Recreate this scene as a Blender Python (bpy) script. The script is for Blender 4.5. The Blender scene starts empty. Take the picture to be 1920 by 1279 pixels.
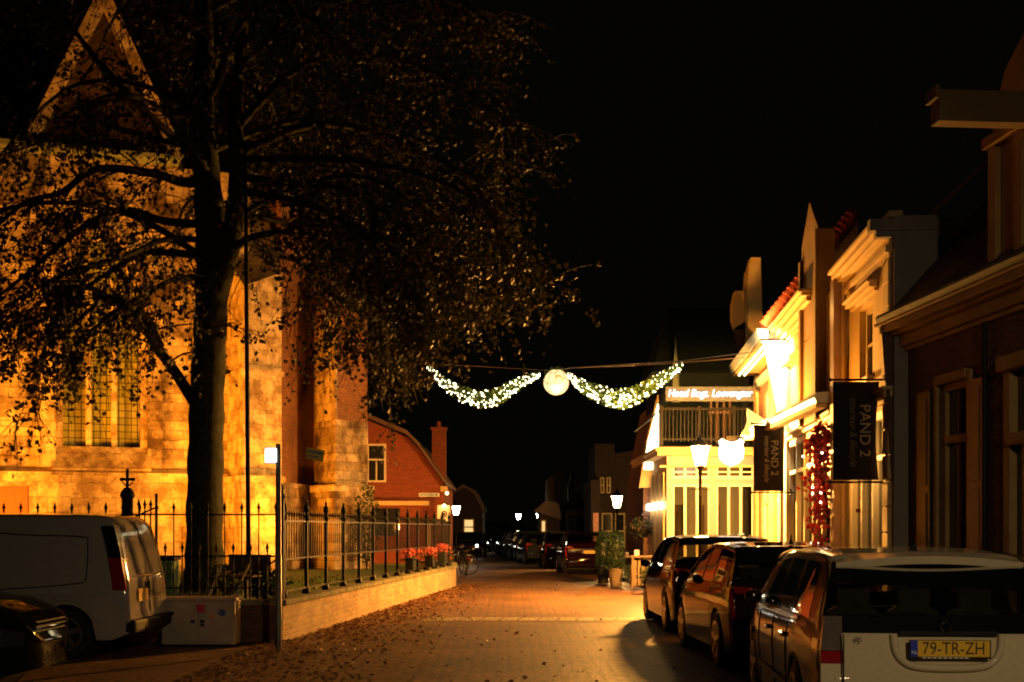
import bpy, bmesh, math, random
import numpy as np
from mathutils import Vector, Matrix
R = math.radians
random.seed(7)
sc = bpy.context.scene
C = sc.collection
EYE = 1.62; FX = 2400.0; HY = 992.0
# ---------------------------------------------------------------- camera
cam_d = bpy.data.cameras.new('camera'); cam = bpy.data.objects.new('camera', cam_d); C.objects.link(cam)
cam.location = (0, 0, EYE); cam.rotation_euler = (R(90), 0, 0)
cam_d.sensor_width = 36; cam_d.lens = 36 * FX / 1920
cam_d.shift_y = (HY - 639.5) / 1920
cam_d.clip_end = 600
cam_d.dof.use_dof = True; cam_d.dof.focus_distance = 21; cam_d.dof.aperture_fstop = 5.0
sc.camera = cam
# ---------------------------------------------------------------- night sky
w = bpy.data.worlds.new('World'); sc.world = w; w.use_nodes = True
bg = w.node_tree.nodes['Background']; bg.inputs[0].default_value = (.55, .5, .36, 1); bg.inputs[1].default_value = .0022
sc.view_settings.view_transform = 'Standard'; sc.view_settings.look = 'None'
sc.view_settings.exposure = 0; sc.view_settings.gamma = 1
cy = sc.cycles
cy.use_denoising = True; cy.use_adaptive_sampling = True; cy.adaptive_threshold = .02
cy.max_bounces = 5; cy.diffuse_bounces = 2; cy.glossy_bounces = 3; cy.transmission_bounces = 3; cy.transparent_max_bounces = 6
cy.sample_clamp_indirect = 4; cy.sample_clamp_direct = 0; cy.caustics_reflective = False; cy.caustics_refractive = False
cy.filter_width = 1.9
cy.time_limit = 700
SODIUM = (1, .285, .012); WARM = (1, .66, .27); WHITE = (1, .86, .62)
def light(name, kind, loc, power, col, size=.1, target=None, spot=None, blend=.6):
    d = bpy.data.lights.new(name, kind); d.energy = power; d.color = col
    if kind == 'AREA': d.size = size
    else: d.shadow_soft_size = size
    o = bpy.data.objects.new(name, d); C.objects.link(o); o.location = loc
    if target is not None:
        o.rotation_euler = (Vector(target) - Vector(loc)).to_track_quat('-Z', 'Y').to_euler()
    if spot: d.spot_size = R(spot); d.spot_blend = blend
    return o
# sodium floods that light the church from the yard
light('church_flood', 'SPOT', (-16, 29.6, .8), 10000, SODIUM, .15, (-11.5, 36.5, 6.3), 84, .9)
light('church_flood', 'SPOT', (-10.2, 29.0, .7), 4200, SODIUM, .15, (-9.6, 37, 6.3), 84, .9)
light('church_flood', 'SPOT', (-7.9, 31.8, .7), 3000, SODIUM, .12, (-6.8, 37.5, 4.6), 100, .9)
light('church_flood', 'SPOT', (-6.6, 34.2, .7), 2600, SODIUM, .12, (-5.2, 39.5, 4.6), 80, .8)
# street lamp standing behind the photographer
light('street_lamp_light', 'SPOT', (3.4, -2.5, 5.4), 1200, (1, .74, .42), .25, (2.6, 9.3, .6), 72, 1)
# unseen shop spots and uplights over the white facades and the eave flood of the corner house
light('eave_flood', 'SPOT', (5.15, 27.3, 5.75), 900, (1, .74, .36), .07, (5.75, 28.1, 4.6), 150, .5)
light('verge_light', 'POINT', (5.42, 27.9, 6.35), 150, (1, .5, .12), .06)  # added lamp, carries the eave fixture's light up onto the verge tiles
light('facade_uplight', 'SPOT', (4.75, 24.6, 3.9), 400, (1, .36, .04), .1, (5.65, 24.4, 5.6), 150, .8)
light('facade_uplight', 'SPOT', (4.45, 20.6, 3.3), 230, (1, .36, .04), .1, (5.4, 20.1, 5.6), 140, .8)
light('shop_spot', 'POINT', (5.05, 18.75, 2.5), 26, (1, .5, .12), .06)  # added with no fixture, brightens the corner quoins
light('shop_spot', 'SPOT', (4.8, 20.6, 3.3), 240, (1, .42, .07), .08, (5.5, 20.0, 1.6), 130, .8)
light('shop_spot', 'SPOT', (5.0, 25.2, 3.5), 260, (1, .42, .07), .08, (5.8, 25.0, 1.4), 130, .8)
light('house_flood', 'SPOT', (-4.4, 42.0, 1.7), 560, (1, .34, .045), .08, (-3.4, 46, 2.6), 150, .8)  # unseen lamp without a fixture, lights the red house wall

# ---------------------------------------------------------------- helpers
def ray(px, Z): return (px - 960) / FX * Z
def hz(py, Z): return EYE + (HY - py) / FX * Z
def P(px, py, Z): return Vector((ray(px, Z), Z, hz(py, Z)))
def tag(o, label=None, cat=None, group=None, kind=None):
    if label: o['label'] = label
    if cat: o['category'] = cat
    if group: o['group'] = group
    if kind: o['kind'] = kind
    return o
def thing(name, label, cat, loc=(0, 0, 0), rz=0, group=None):
    o = bpy.data.objects.new(name, None); C.objects.link(o); o.empty_display_size = .1
    o.location = loc; o.rotation_euler = (0, 0, rz)
    return tag(o, label, cat, group)
class MB:
    def __init__(s): s.v = []; s.f = []; s.n = 0
    def add(s, vs, fs):
        s.v.extend([tuple(p) for p in vs]); s.f.extend([tuple(i + s.n for i in f) for f in fs]); s.n += len(vs); return s
    def box(s, x0, x1, y0, y1, z0, z1, m=None):
        vs = [(x0, y0, z0), (x1, y0, z0), (x1, y1, z0), (x0, y1, z0), (x0, y0, z1), (x1, y0, z1), (x1, y1, z1), (x0, y1, z1)]
        if m is not None: vs = [m @ Vector(p) for p in vs]
        return s.add(vs, [(0, 3, 2, 1), (4, 5, 6, 7), (0, 1, 5, 4), (1, 2, 6, 5), (2, 3, 7, 6), (3, 0, 4, 7)])
    def prism(s, poly, z0, z1, plane='xy'):
        # polygon counter-clockwise in the plane, extruded along the third axis
        n = len(poly)
        def pt(p, h): return {'xy': (p[0], p[1], h), 'xz': (p[0], h, p[1]), 'yz': (h, p[0], p[1])}[plane]
        vs = [pt(p, z0) for p in poly] + [pt(p, z1) for p in poly]
        fs = [tuple(range(n - 1, -1, -1)), tuple(range(n, 2 * n))] + [(i, (i + 1) % n, n + (i + 1) % n, n + i) for i in range(n)]
        return s.add(vs, fs)
    def tube(s, pts, rad, n=6, cap=True):
        pts = [Vector(p) for p in pts]
        if not hasattr(rad, '__len__'): rad = [rad] * len(pts)
        prev = None; rings = []
        for i, p in enumerate(pts):
            d = (pts[min(i + 1, len(pts) - 1)] - pts[max(i - 1, 0)])
            if d.length < 1e-9: d = Vector((0, 0, 1))
            d.normalize()
            if prev is None:
                a = Vector((0, 0, 1)) if abs(d.z) < .9 else Vector((1, 0, 0))
            else: a = prev
            u = (a - d * a.dot(d)).normalized(); prev = u; v = d.cross(u)
            rings.append([p + (u * math.cos(2 * math.pi * k / n) + v * math.sin(2 * math.pi * k / n)) * rad[i] for k in range(n)])
        vs = [q for r in rings for q in r]
        fs = [(i * n + k, i * n + (k + 1) % n, (i + 1) * n + (k + 1) % n, (i + 1) * n + k) for i in range(len(pts) - 1) for k in range(n)]
        if cap: fs += [tuple(range(n - 1, -1, -1)), tuple(range((len(pts) - 1) * n, len(pts) * n))]
        return s.add(vs, fs)
    def lathe(s, prof, c=(0, 0, 0), n=16, axis='z', cap=True):
        vs = []
        for (r, h) in prof:
            for k in range(n):
                a = 2 * math.pi * k / n; x, y = r * math.cos(a), r * math.sin(a)
                q = {'z': (x, y, h), 'y': (x, h, -y), 'x': (h, x, y)}[axis]
                vs.append((q[0] + c[0], q[1] + c[1], q[2] + c[2]))
        fs = [(i * n + k, i * n + (k + 1) % n, (i + 1) * n + (k + 1) % n, (i + 1) * n + k) for i in range(len(prof) - 1) for k in range(n)]
        fs += [tuple(range(n - 1, -1, -1)), tuple(range((len(prof) - 1) * n, len(prof) * n))] if cap else []
        return s.add(vs, fs)
    def ball(s, c, r, n=10, m=6, sz=1):
        return s.lathe([(max(.001, r * math.sin(math.pi * i / m)), -r * sz * math.cos(math.pi * i / m)) for i in range(m + 1)], c, n)
    def leaf(s, c, size, nrm=None, fold=.25):
        a = Vector((random.gauss(0, 1), random.gauss(0, 1), random.gauss(0, 1))).normalized() if nrm is None else Vector(nrm)
        b = a.orthogonal().normalized(); b.rotate(Matrix.Rotation(random.uniform(0, 6.28), 3, a)); d = a.cross(b)
        c = Vector(c); w2 = size * .42
        return s.add([c - b * size * .5, c + d * w2 - b * size * .05 + a * size * fold * .4, c + b * size * .5, c - d * w2 - b * size * .05 + a * size * fold * .4, c],
                     [(0, 1, 4), (1, 2, 4), (2, 3, 4), (3, 0, 4)])
    def mesh(s, name, mat, smooth=0):
        me = bpy.data.meshes.new(name); me.from_pydata(s.v, [], s.f)
        for m in (mat if isinstance(mat, (list, tuple)) else [mat]): me.materials.append(m)
        if smooth:
            me.polygons.foreach_set('use_smooth', [True] * len(me.polygons)); me.set_sharp_from_angle(angle=R(smooth))
        me.validate(); return me
    def build(s, name, mat, parent=None, smooth=0, bevel=0):
        o = bpy.data.objects.new(name, s.mesh(name, mat, smooth)); C.objects.link(o)
        if parent: o.parent = parent
        if bevel:
            b = o.modifiers.new('bevel', 'BEVEL'); b.width = bevel; b.segments = 2; b.limit_method = 'ANGLE'; b.angle_limit = R(40)
        return o
def copy_tree(o, parent=None):
    c = o.copy(); C.objects.link(c); c.parent = parent
    for ch in list(o.children): copy_tree(ch, c)
    return c
def text(name, body, mat, parent, loc, rot, size, ext=.003, align='CENTER', shear=0, sx=1):
    cu = bpy.data.curves.new(name, 'FONT'); cu.body = body; cu.size = size; cu.extrude = ext; cu.align_x = align; cu.align_y = 'CENTER'
    cu.shear = shear; cu.materials.append(mat)
    c_ = bpy.data.objects.new(name + '_curve', cu); C.objects.link(c_); bpy.context.view_layer.update()
    me = bpy.data.meshes.new_from_object(c_.evaluated_get(bpy.context.evaluated_depsgraph_get())); bpy.data.objects.remove(c_)
    if not me.materials: me.materials.append(mat)
    o = bpy.data.objects.new(name, me); C.objects.link(o); o.parent = parent; o.location = loc; o.rotation_euler = rot; o.scale = (sx, 1, 1)
    return o
# ---------------------------------------------------------------- materials
def new(name):
    m = bpy.data.materials.new(name); m.use_nodes = True; nt = m.node_tree
    return m, nt, nt.nodes['Principled BSDF'], nt.nodes.new, nt.links.new
def mat(name, col, rough=.6, metal=0, var=.25, scale=6, bump=.0, coat=0, spec=.5, col2=None, ior=1.5):
    m, nt, b, N, L = new(name); b.inputs['IOR'].default_value = ior
    b.inputs['Roughness'].default_value = rough; b.inputs['Metallic'].default_value = metal
    b.inputs['Coat Weight'].default_value = coat; b.inputs['Coat Roughness'].default_value = .06
    b.inputs['Specular IOR Level'].default_value = spec
    tc = N('ShaderNodeTexCoord'); n = N('ShaderNodeTexNoise'); n.inputs['Scale'].default_value = scale; n.inputs['Detail'].default_value = 5
    L(tc.outputs['Object'], n.inputs['Vector'])
    r = N('ShaderNodeValToRGB'); r.color_ramp.elements[0].position = .3; r.color_ramp.elements[1].position = .7
    lo = col2 or tuple(c * (1 - var) for c in col); hi = tuple(min(1, c * (1 + var * .6)) for c in col)
    r.color_ramp.elements[0].color = (*lo, 1); r.color_ramp.elements[1].color = (*hi, 1)
    L(n.outputs['Fac'], r.inputs[0]); L(r.outputs[0], b.inputs['Base Color'])
    if bump:
        bu = N('ShaderNodeBump'); bu.inputs['Strength'].default_value = bump; bu.inputs['Distance'].default_value = .02
        L(n.outputs['Fac'], bu.inputs['Height']); L(bu.outputs[0], b.inputs['Normal'])
    return m
def emit(name, col, s, base=(0, 0, 0)):
    m, nt, b, N, L = new(name)
    b.inputs['Base Color'].default_value = (*base, 1); b.inputs['Emission Color'].default_value = (*col, 1); b.inputs['Emission Strength'].default_value = s
    return m
def masonry(name, c1, c2, mortar, bw, bh, ms=.012, rough=.85, blotch=.5, bscale=.7, bump=.5, dark=(.5, .5, .5), flat=False, p1=.36, p2=.6, rot=False):
    m, nt, b, N, L = new(name); b.inputs['Roughness'].default_value = rough
    tc = N('ShaderNodeTexCoord'); sp = N('ShaderNodeSeparateXYZ'); L(tc.outputs['Object'], sp.inputs[0])
    cb = N('ShaderNodeCombineXYZ')
    if flat:
        if rot:
            ro = N('ShaderNodeVectorRotate'); ro.rotation_type = 'Z_AXIS'; ro.inputs['Angle'].default_value = .785; L(tc.outputs['Object'], ro.inputs['Vector']); L(ro.outputs[0], sp.inputs[0])
        L(sp.outputs[0], cb.inputs[0]); L(sp.outputs[1], cb.inputs[1])
    else:
        ad = N('ShaderNodeMath'); ad.operation = 'ADD'; L(sp.outputs[0], ad.inputs[0]); L(sp.outputs[1], ad.inputs[1])
        L(ad.outputs[0], cb.inputs[0]); L(sp.outputs[2], cb.inputs[1])
    wn = N('ShaderNodeTexNoise'); wn.inputs['Scale'].default_value = 3; L(cb.outputs[0], wn.inputs['Vector'])
    mx = N('ShaderNodeMixRGB'); mx.blend_type = 'LINEAR_LIGHT'; mx.inputs[0].default_value = bh * .18; L(cb.outputs[0], mx.inputs[1]); L(wn.outputs['Color'], mx.inputs[2])
    br = N('ShaderNodeTexBrick'); L(mx.outputs[0], br.inputs['Vector']); br.inputs['Scale'].default_value = 1
    br.inputs['Brick Width'].default_value = bw; br.inputs['Row Height'].default_value = bh; br.inputs['Mortar Size'].default_value = ms
    br.inputs['Mortar Smooth'].default_value = .3; br.inputs['Bias'].default_value = -.1
    br.inputs['Color1'].default_value = (*c1, 1); br.inputs['Color2'].default_value = (*c2, 1); br.inputs['Mortar'].default_value = (*mortar, 1)
    n = N('ShaderNodeTexNoise'); n.inputs['Scale'].default_value = bscale; n.inputs['Detail'].default_value = 7; n.inputs['Roughness'].default_value = .65
    L(tc.outputs['Object'], n.inputs['Vector'])
    rp = N('ShaderNodeValToRGB'); rp.color_ramp.elements[0].position = p1; rp.color_ramp.elements[1].position = p2
    rp.color_ramp.elements[0].color = (*dark, 1); rp.color_ramp.elements[1].color = (1, 1, 1, 1); L(n.outputs['Fac'], rp.inputs[0])
    mu = N('ShaderNodeMixRGB'); mu.blend_type = 'MULTIPLY'; mu.inputs[0].default_value = blotch; L(br.outputs['Color'], mu.inputs[1]); L(rp.outputs[0], mu.inputs[2])
    n2 = N('ShaderNodeTexNoise'); n2.inputs['Scale'].default_value = 14; n2.inputs['Detail'].default_value = 6; L(tc.outputs['Object'], n2.inputs['Vector'])
    m2 = N('ShaderNodeMixRGB'); m2.blend_type = 'OVERLAY'; m2.inputs[0].default_value = .55; L(mu.outputs[0], m2.inputs[1]); L(n2.outputs['Fac'], m2.inputs[2])
    L(m2.outputs[0], b.inputs['Base Color'])
    sb = N('ShaderNodeMath'); sb.operation = 'MULTIPLY_ADD'; sb.inputs[1].default_value = -1; L(br.outputs['Fac'], sb.inputs[0]); L(n2.outputs['Fac'], sb.inputs[2])
    bu = N('ShaderNodeBump'); bu.inputs['Strength'].default_value = bump; bu.inputs['Distance'].default_value = .02; L(sb.outputs[0], bu.inputs['Height']); L(bu.outputs[0], b.inputs['Normal'])
    return m
def leafmat(name, c1, c2, tr=.35, lo=.4):
    m, nt, b, N, L = new(name); b.inputs['Roughness'].default_value = .55
    tc = N('ShaderNodeTexCoord'); n = N('ShaderNodeTexNoise'); n.inputs['Scale'].default_value = 9; n.inputs['Detail'].default_value = 4; L(tc.outputs['Object'], n.inputs['Vector'])
    r = N('ShaderNodeValToRGB'); r.color_ramp.elements[0].position = lo; r.color_ramp.elements[1].position = lo + .2
    r.color_ramp.elements[0].color = (*c1, 1); r.color_ramp.elements[1].color = (*c2, 1); L(n.outputs['Fac'], r.inputs[0]); L(r.outputs[0], b.inputs['Base Color'])
    t = N('ShaderNodeBsdfTranslucent'); L(r.outputs[0], t.inputs[0]); x = N('ShaderNodeMixShader'); x.inputs[0].default_value = tr
    L(b.outputs[0], x.inputs[1]); L(t.outputs[0], x.inputs[2]); L(x.outputs[0], nt.nodes['Material Output'].inputs['Surface'])
    return m
M = {}
M['stone'] = masonry('church_stone', (.58, .47, .31), (.22, .16, .09), (.30, .23, .14), .52, .27, .016, blotch=1, bscale=.9, dark=(.20, .15, .10), bump=1.2, p1=.40, p2=.57)
M['stone2'] = masonry('pale_stone', (.62, .51, .34), (.40, .31, .19), (.34, .26, .16), .6, .42, .012, blotch=.9, bscale=1.9, dark=(.38, .31, .22), bump=.9, p1=.4, p2=.56)
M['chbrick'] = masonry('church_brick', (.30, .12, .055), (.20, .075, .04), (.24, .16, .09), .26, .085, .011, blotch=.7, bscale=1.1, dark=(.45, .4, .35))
M['redbrick'] = masonry('red_brick', (.30, .065, .025), (.22, .048, .02), (.20, .075, .04), .22, .07, .008, blotch=.3, bscale=1.5)
M['wallbrick'] = masonry('wall_brick', (.58, .38, .19), (.40, .24, .12), (.50, .40, .26), .23, .078, .013, blotch=.55, bscale=1.6, dark=(.5, .45, .35), bump=.7)
M['darkbrick'] = masonry('dark_brick', (.17, .075, .045), (.12, .05, .03), (.10, .07, .05), .22, .065, .01, blotch=.5)
M['orbrick'] = masonry('orange_brick', (.42, .17, .07), (.30, .11, .05), (.45, .3, .18), .22, .07, .012, blotch=.3)
M['paver'] = masonry('clay_pavers', (.30, .145, .055), (.17, .085, .034), (.05, .03, .015), .21, .105, .010, rough=.6, blotch=.8, bscale=.55, dark=(.38, .36, .32), bump=.8, flat=True, rot=True)
M['slab'] = masonry('pavement_slabs', (.13, .11, .085), (.10, .085, .065), (.04, .033, .025), .3, .3, .01, rough=.75, blotch=.6, flat=True)
M['mark'] = masonry('pale_pavers', (.55, .45, .28), (.45, .36, .2), (.12, .09, .06), .21, .105, .01, rough=.6, blotch=.55, bscale=2, flat=True)
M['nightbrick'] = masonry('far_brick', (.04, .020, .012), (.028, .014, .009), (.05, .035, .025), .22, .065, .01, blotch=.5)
M['shadebrick'] = masonry('shaded_gable_brick', (.07, .033, .015), (.04, .018, .01), (.04, .025, .015), .26, .085, .011, blotch=.7)  # church brick darkened in colour for the gable's shade above the cornice
M['tan'] = mat('tan_plaster', (.20, .12, .045), .8, var=.2, scale=2, bump=.15)
M['coping'] = mat('mossy_coping', (.21, .19, .11), .9, var=.55, scale=4, bump=.6, col2=(.08, .09, .035))
M['grass'] = mat('grass_ground', (.09, .14, .03), .95, var=.6, scale=9, bump=.8)
M['blade'] = leafmat('grass_blade', (.08, .14, .02), (.16, .22, .04))
M['iron'] = mat('black_iron', (.008, .007, .005), .5, .0, spec=.12, var=.4, scale=20, bump=.2)
M['galv'] = mat('galvanised_steel', (.16, .15, .13), .42, .7, var=.3, scale=14, bump=.1)
M['bark'] = mat('bark', (.034, .034, .016), .95, var=.65, scale=7, bump=1.0, col2=(.012, .016, .006))
M['twig'] = mat('twig_bark', (.022, .016, .01), .9, var=.4)
M['leaf'] = leafmat('autumn_leaf', (.016, .018, .005), (.17, .11, .03), lo=.55)  # mostly dark with few bright leaves, sparse glints put into the colour
M['litter'] = leafmat('fallen_leaf', (.20, .085, .03), (.30, .15, .05), .1)
M['green'] = leafmat('shrub_leaf', (.006, .018, .004), (.018, .045, .010))
M['garl'] = leafmat('garland_needle', (.05, .13, .02), (.12, .20, .03), .3)
M['pink'] = leafmat('pink_petal', (.62, .10, .12), (.75, .20, .16))
M['ivy'] = leafmat('red_creeper_leaf', (.20, .010, .015), (.45, .04, .035), .25)
M['hotelp'] = mat('hotel_white_paint', (.24, .24, .26), .6, var=.12, scale=3)
M['white'] = mat('white_paint', (.74, .66, .5), .5, var=.1, scale=3, bump=.05)
M['cream'] = mat('cream_plaster', (.60, .44, .20), .75, var=.14, scale=2.4, bump=.15)
M['ochre'] = mat('ochre_plaster', (.42, .27, .10), .8, var=.2, scale=2, bump=.15)
M['grey'] = mat('grey_render', (.24, .215, .19), .8, var=.16, scale=2.5, bump=.15)
M['brownp'] = mat('brown_paint', (.20, .105, .045), .45, var=.2, scale=4)
M['dgreen'] = mat('dark_green_paint', (.018, .026, .018), .32, var=.3)
M['black'] = mat('black_plastic', (.010, .010, .010), .6, var=.3, spec=.2)
M['rooftile'] = mat('roof_tile', (.10, .05, .035), .6, var=.35, scale=7, bump=.3)
M['redtile'] = mat('red_roof_tile', (.45, .09, .04), .55, var=.25, scale=6, bump=.25)
M['slate'] = mat('slate', (.008, .013, .012), .9, var=.35, scale=5, bump=.2, spec=.1)
M['lead'] = mat('lead_flashing', (.17, .2, .13), .6, .1, var=.3)
M['gutterp'] = mat('pale_blue_gutter_paint', (.55, .63, .60), .35, var=.1)
M['banner'] = mat('charcoal_cloth', (.014, .011, .010), .95, var=.2, scale=30, bump=.2)
M['bprint'] = mat('banner_print', (.42, .36, .28), .8, var=.08)
M['bprint2'] = mat('thin_banner_print', (.20, .17, .13), .8, var=.1)
M['wood'] = mat('weathered_wood', (.11, .07, .035), .75, var=.35, scale=9, bump=.3)
M['terra'] = mat('pot_clay', (.12, .085, .05), .8, var=.25, scale=8, bump=.2)
M['asph'] = mat('tyre_rubber', (.014, .013, .012), .8, var=.3)
M['rim'] = mat('alloy_rim', (.42, .40, .37), .28, .85, var=.1)
M['chrome'] = mat('chrome_trim', (.7, .66, .6), .12, 1, var=.05)
M['beige'] = mat('beige_metallic_paint', (.62, .53, .35), .07, .0, var=.05, scale=30, ior=1.2, spec=.5)
M['vanp'] = mat('white_van_paint', (.42, .39, .36), .1, .0, var=.06, scale=12, coat=1, spec=.6)
M['carblk'] = mat('black_car_paint', (.008, .007, .007), .04, .0, var=.1, ior=1.2, spec=.5)
M['nosep'] = mat('deep_black_paint', (.006, .006, .006), .04, 0, var=.1, ior=1.12)
M['noselens'] = mat('dark_headlamp_lens', (.05, .045, .04), .08, 0, var=.3, ior=1.3)
M['carbrn'] = mat('bronze_car_paint', (.020, .010, .005), .04, .0, var=.1, ior=1.2, spec=.5)
M['cargrey'] = mat('grey_car_paint', (.02, .02, .02), .08, .0, var=.1, ior=1.4)
M['carpale'] = mat('silver_car_paint', (.05, .048, .042), .08, .0, var=.1, ior=1.35, spec=.3)
M['carred'] = mat('dark_red_car_paint', (.014, .003, .003), .08, .0, var=.1, ior=1.3, spec=.25)
def carglass():
    m, nt, b, N, L = new('tinted_car_glass'); nt.nodes.remove(b)
    fr = N('ShaderNodeFresnel'); fr.inputs[0].default_value = 1.55; tr = N('ShaderNodeBsdfTransparent'); tr.inputs[0].default_value = (.5, .5, .45, 1)
    gl = N('ShaderNodeBsdfGlossy'); gl.inputs['Roughness'].default_value = .03; x = N('ShaderNodeMixShader'); L(fr.outputs[0], x.inputs[0]); L(tr.outputs[0], x.inputs[1]); L(gl.outputs[0], x.inputs[2])
    L(x.outputs[0], nt.nodes['Material Output'].inputs['Surface']); return m
M['cglass'] = carglass()
M['blkgloss'] = mat('black_gloss_trim', (.008, .008, .008), .08, 0, var=.2, spec=.8, coat=.6)
M['wglass'] = mat('dark_window_glass', (.015, .018, .016), .06, 0, var=.3, spec=.8)
M['redlens'] = mat('red_lamp_lens', (.30, .01, .012), .12, 0, var=.15, coat=1)
M['clrlens'] = mat('smoked_clear_lens', (.13, .10, .09), .12, .0, var=.2)
M['plate'] = mat('yellow_plate', (.85, .50, .02), .4, var=.04)
M['plateblue'] = mat('plate_blue', (.01, .03, .45), .4, var=.04)
M['ink'] = mat('plate_ink', (.012, .010, .01), .5, var=.05)
M['whitep'] = mat('white_sign_face', (.85, .85, .8), .5, var=.03)
M['signyel'] = mat('yellow_sign_face', (.75, .50, .03), .5, var=.05)
M['signblue'] = mat('blue_sign_face', (.10, .28, .50), .45, var=.05)
M['cab'] = mat('dirty_cabinet_paint', (.46, .38, .30), .6, var=.22, scale=3, bump=.05)
M['sred'] = mat('red_sticker', (.5, .03, .08), .5, var=.05)
M['sblue'] = mat('blue_sticker', (.04, .10, .35), .5, var=.05)
M['sorange'] = mat('orange_sticker', (.6, .18, .03), .5, var=.05)
M['bin'] = mat('green_bin_plastic', (.12, .26, .10), .5, var=.25)
M['orboard'] = mat('orange_board', (.20, .045, .015), .7, var=.15)
# things that give light
M['lamp'] = emit('lantern_glow', (1, .41, .065), 7200)
M['lamp_far'] = emit('far_lantern_glow', (1, .88, .62), 90)
M['lamp_mid'] = emit('street_lantern_glow', (1, .55, .16), 1000)
M['shield'] = emit('lit_shield_face', (1, .93, .78), 6, (.5, .5, .5))
M['bulb'] = emit('fairy_bulb', (1, .80, .5), 16)
M['bulbw'] = emit('warm_bulb', (1, .70, .28), 12)
M['litbox'] = emit('lit_white_sign', (.95, .97, 1), 2.2)
M['neon'] = emit('neon_letters', (1, .93, .95), 3.5)
M['neonrow'] = emit('light_row', (1, .85, .6), 14)
M['room'] = emit('glowing_room_wall', (1, .46, .09), 1.1, (.3, .2, .1))  # room walls glow themselves in place of lamplight falling on them
M['roomhot'] = emit('bright_room_lamp', (1, .78, .42), 5)
M['farwin'] = emit('far_lit_window', (1, .60, .22), 1.1)
M['headl'] = emit('headlamp_glow', (1, .9, .7), 30)
M['bargeglow'] = emit('barge_board_glow', (1, .78, .42), 16)  # the board is no lamp, the light on it is put in as glow
def church_glass():
    m, nt, b, N, L = new('leaded_church_glass'); b.inputs['Roughness'].default_value = .3
    tc = N('ShaderNodeTexCoord'); sp = N('ShaderNodeSeparateXYZ'); L(tc.outputs['Object'], sp.inputs[0]); cb = N('ShaderNodeCombineXYZ'); L(sp.outputs[0], cb.inputs[0]); L(sp.outputs[2], cb.inputs[1])
    br = N('ShaderNodeTexBrick'); br.offset = 0; L(cb.outputs[0], br.inputs['Vector']); br.inputs['Scale'].default_value = 1; br.inputs['Brick Width'].default_value = .17; br.inputs['Row Height'].default_value = .2; br.inputs['Mortar Size'].default_value = .012
    br.inputs['Color1'].default_value = (.34, .34, .08, 1); br.inputs['Color2'].default_value = (.20, .22, .06, 1); br.inputs['Mortar'].default_value = (.015, .012, .01, 1)
    L(br.outputs['Color'], b.inputs['Base Color']); return m
M['chglass'] = church_glass()
def moon():
    m, nt, b, N, L = new('glowing_globe'); tc = N('ShaderNodeTexCoord'); v = N('ShaderNodeTexVoronoi'); v.feature = 'DISTANCE_TO_EDGE'; v.inputs['Scale'].default_value = 4.2; L(tc.outputs['Object'], v.inputs['Vector'])
    r = N('ShaderNodeValToRGB'); r.color_ramp.elements[0].position = .0; r.color_ramp.elements[1].position = .09
    r.color_ramp.elements[0].color = (.22, .09, .015, 1); r.color_ramp.elements[1].color = (1, .72, .34, 1); L(v.outputs['Distance'], r.inputs[0]); L(r.outputs[0], b.inputs['Emission Color'])
    b.inputs['Emission Strength'].default_value = 1.5; b.inputs['Base Color'].default_value = (.2, .15, .1, 1); return m
M['moon'] = moon()
# ================================================================ ground
def sheet(name, poly, z, m, kind='structure', th=0):
    b = MB()
    if th: b.prism(poly, z - th, z)
    else: b.add([(x, y, z) for x, y in poly], [tuple(range(len(poly)))])
    return tag(b.build(name, m), kind=kind)
sheet('ground', [(-260, -60), (260, -60), (260, 420), (-260, 420)], -.02, M['paver'])
sheet('road', [(-7.5, -8), (4.4, -8), (3.9, 18), (3.6, 34), (3.2, 50), (2.0, 90), (-4, 200), (-9, 200), (-5.5, 90), (-2.6, 50), (-1.75, 40), (-1.6, 36), (-3.3, 18.2), (-7.5, 18)], -.006, M['paver'])
b = MB()
for i in range(11):                     # row of pale setts across the road
    x0 = -1.62 + i * .345
    b.add([(x0, 22.55, .003), (x0 + .30, 22.55, .003), (x0 + .42, 23.45, .003), (x0 + .12, 23.45, .003)], [(0, 1, 2, 3)])
tag(b.build('road_marking', M['mark']), kind='structure')
# raised pavement with kerb on the right
sheet('pavement', [(3.98, 6), (8, 6), (8, 44), (3.35, 44), (3.62, 34), (3.98, 18)], .10, M['slab'], th=.12)
YZ = .40
sheet('churchyard_ground', [(-3.44, 18.55), (-1.92, 35.7), (-2.5, 38.2), (-2.6, 45.5), (-24, 45.5), (-24, 18.55)], YZ, M['grass'], th=.4)
# grass tufts
b = MB()
for i in range(6500):
    x = random.uniform(-13, -3.3); y = random.uniform(18.8, 31)
    if x > -3.45 + (y - 18.5) * .088: continue
    h = random.uniform(.05, .17); a = random.uniform(0, 3.14); dx, dy = math.cos(a) * .012, math.sin(a) * .012; lx, ly = random.gauss(0, .04), random.gauss(0, .04)
    b.add([(x - dx, y - dy, YZ), (x + dx, y + dy, YZ), (x + lx, y + ly, YZ + h)], [(0, 1, 2)])
tag(b.build('grass', M['blade']), kind='stuff', label='short green grass growing in the churchyard behind the railings')
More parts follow.
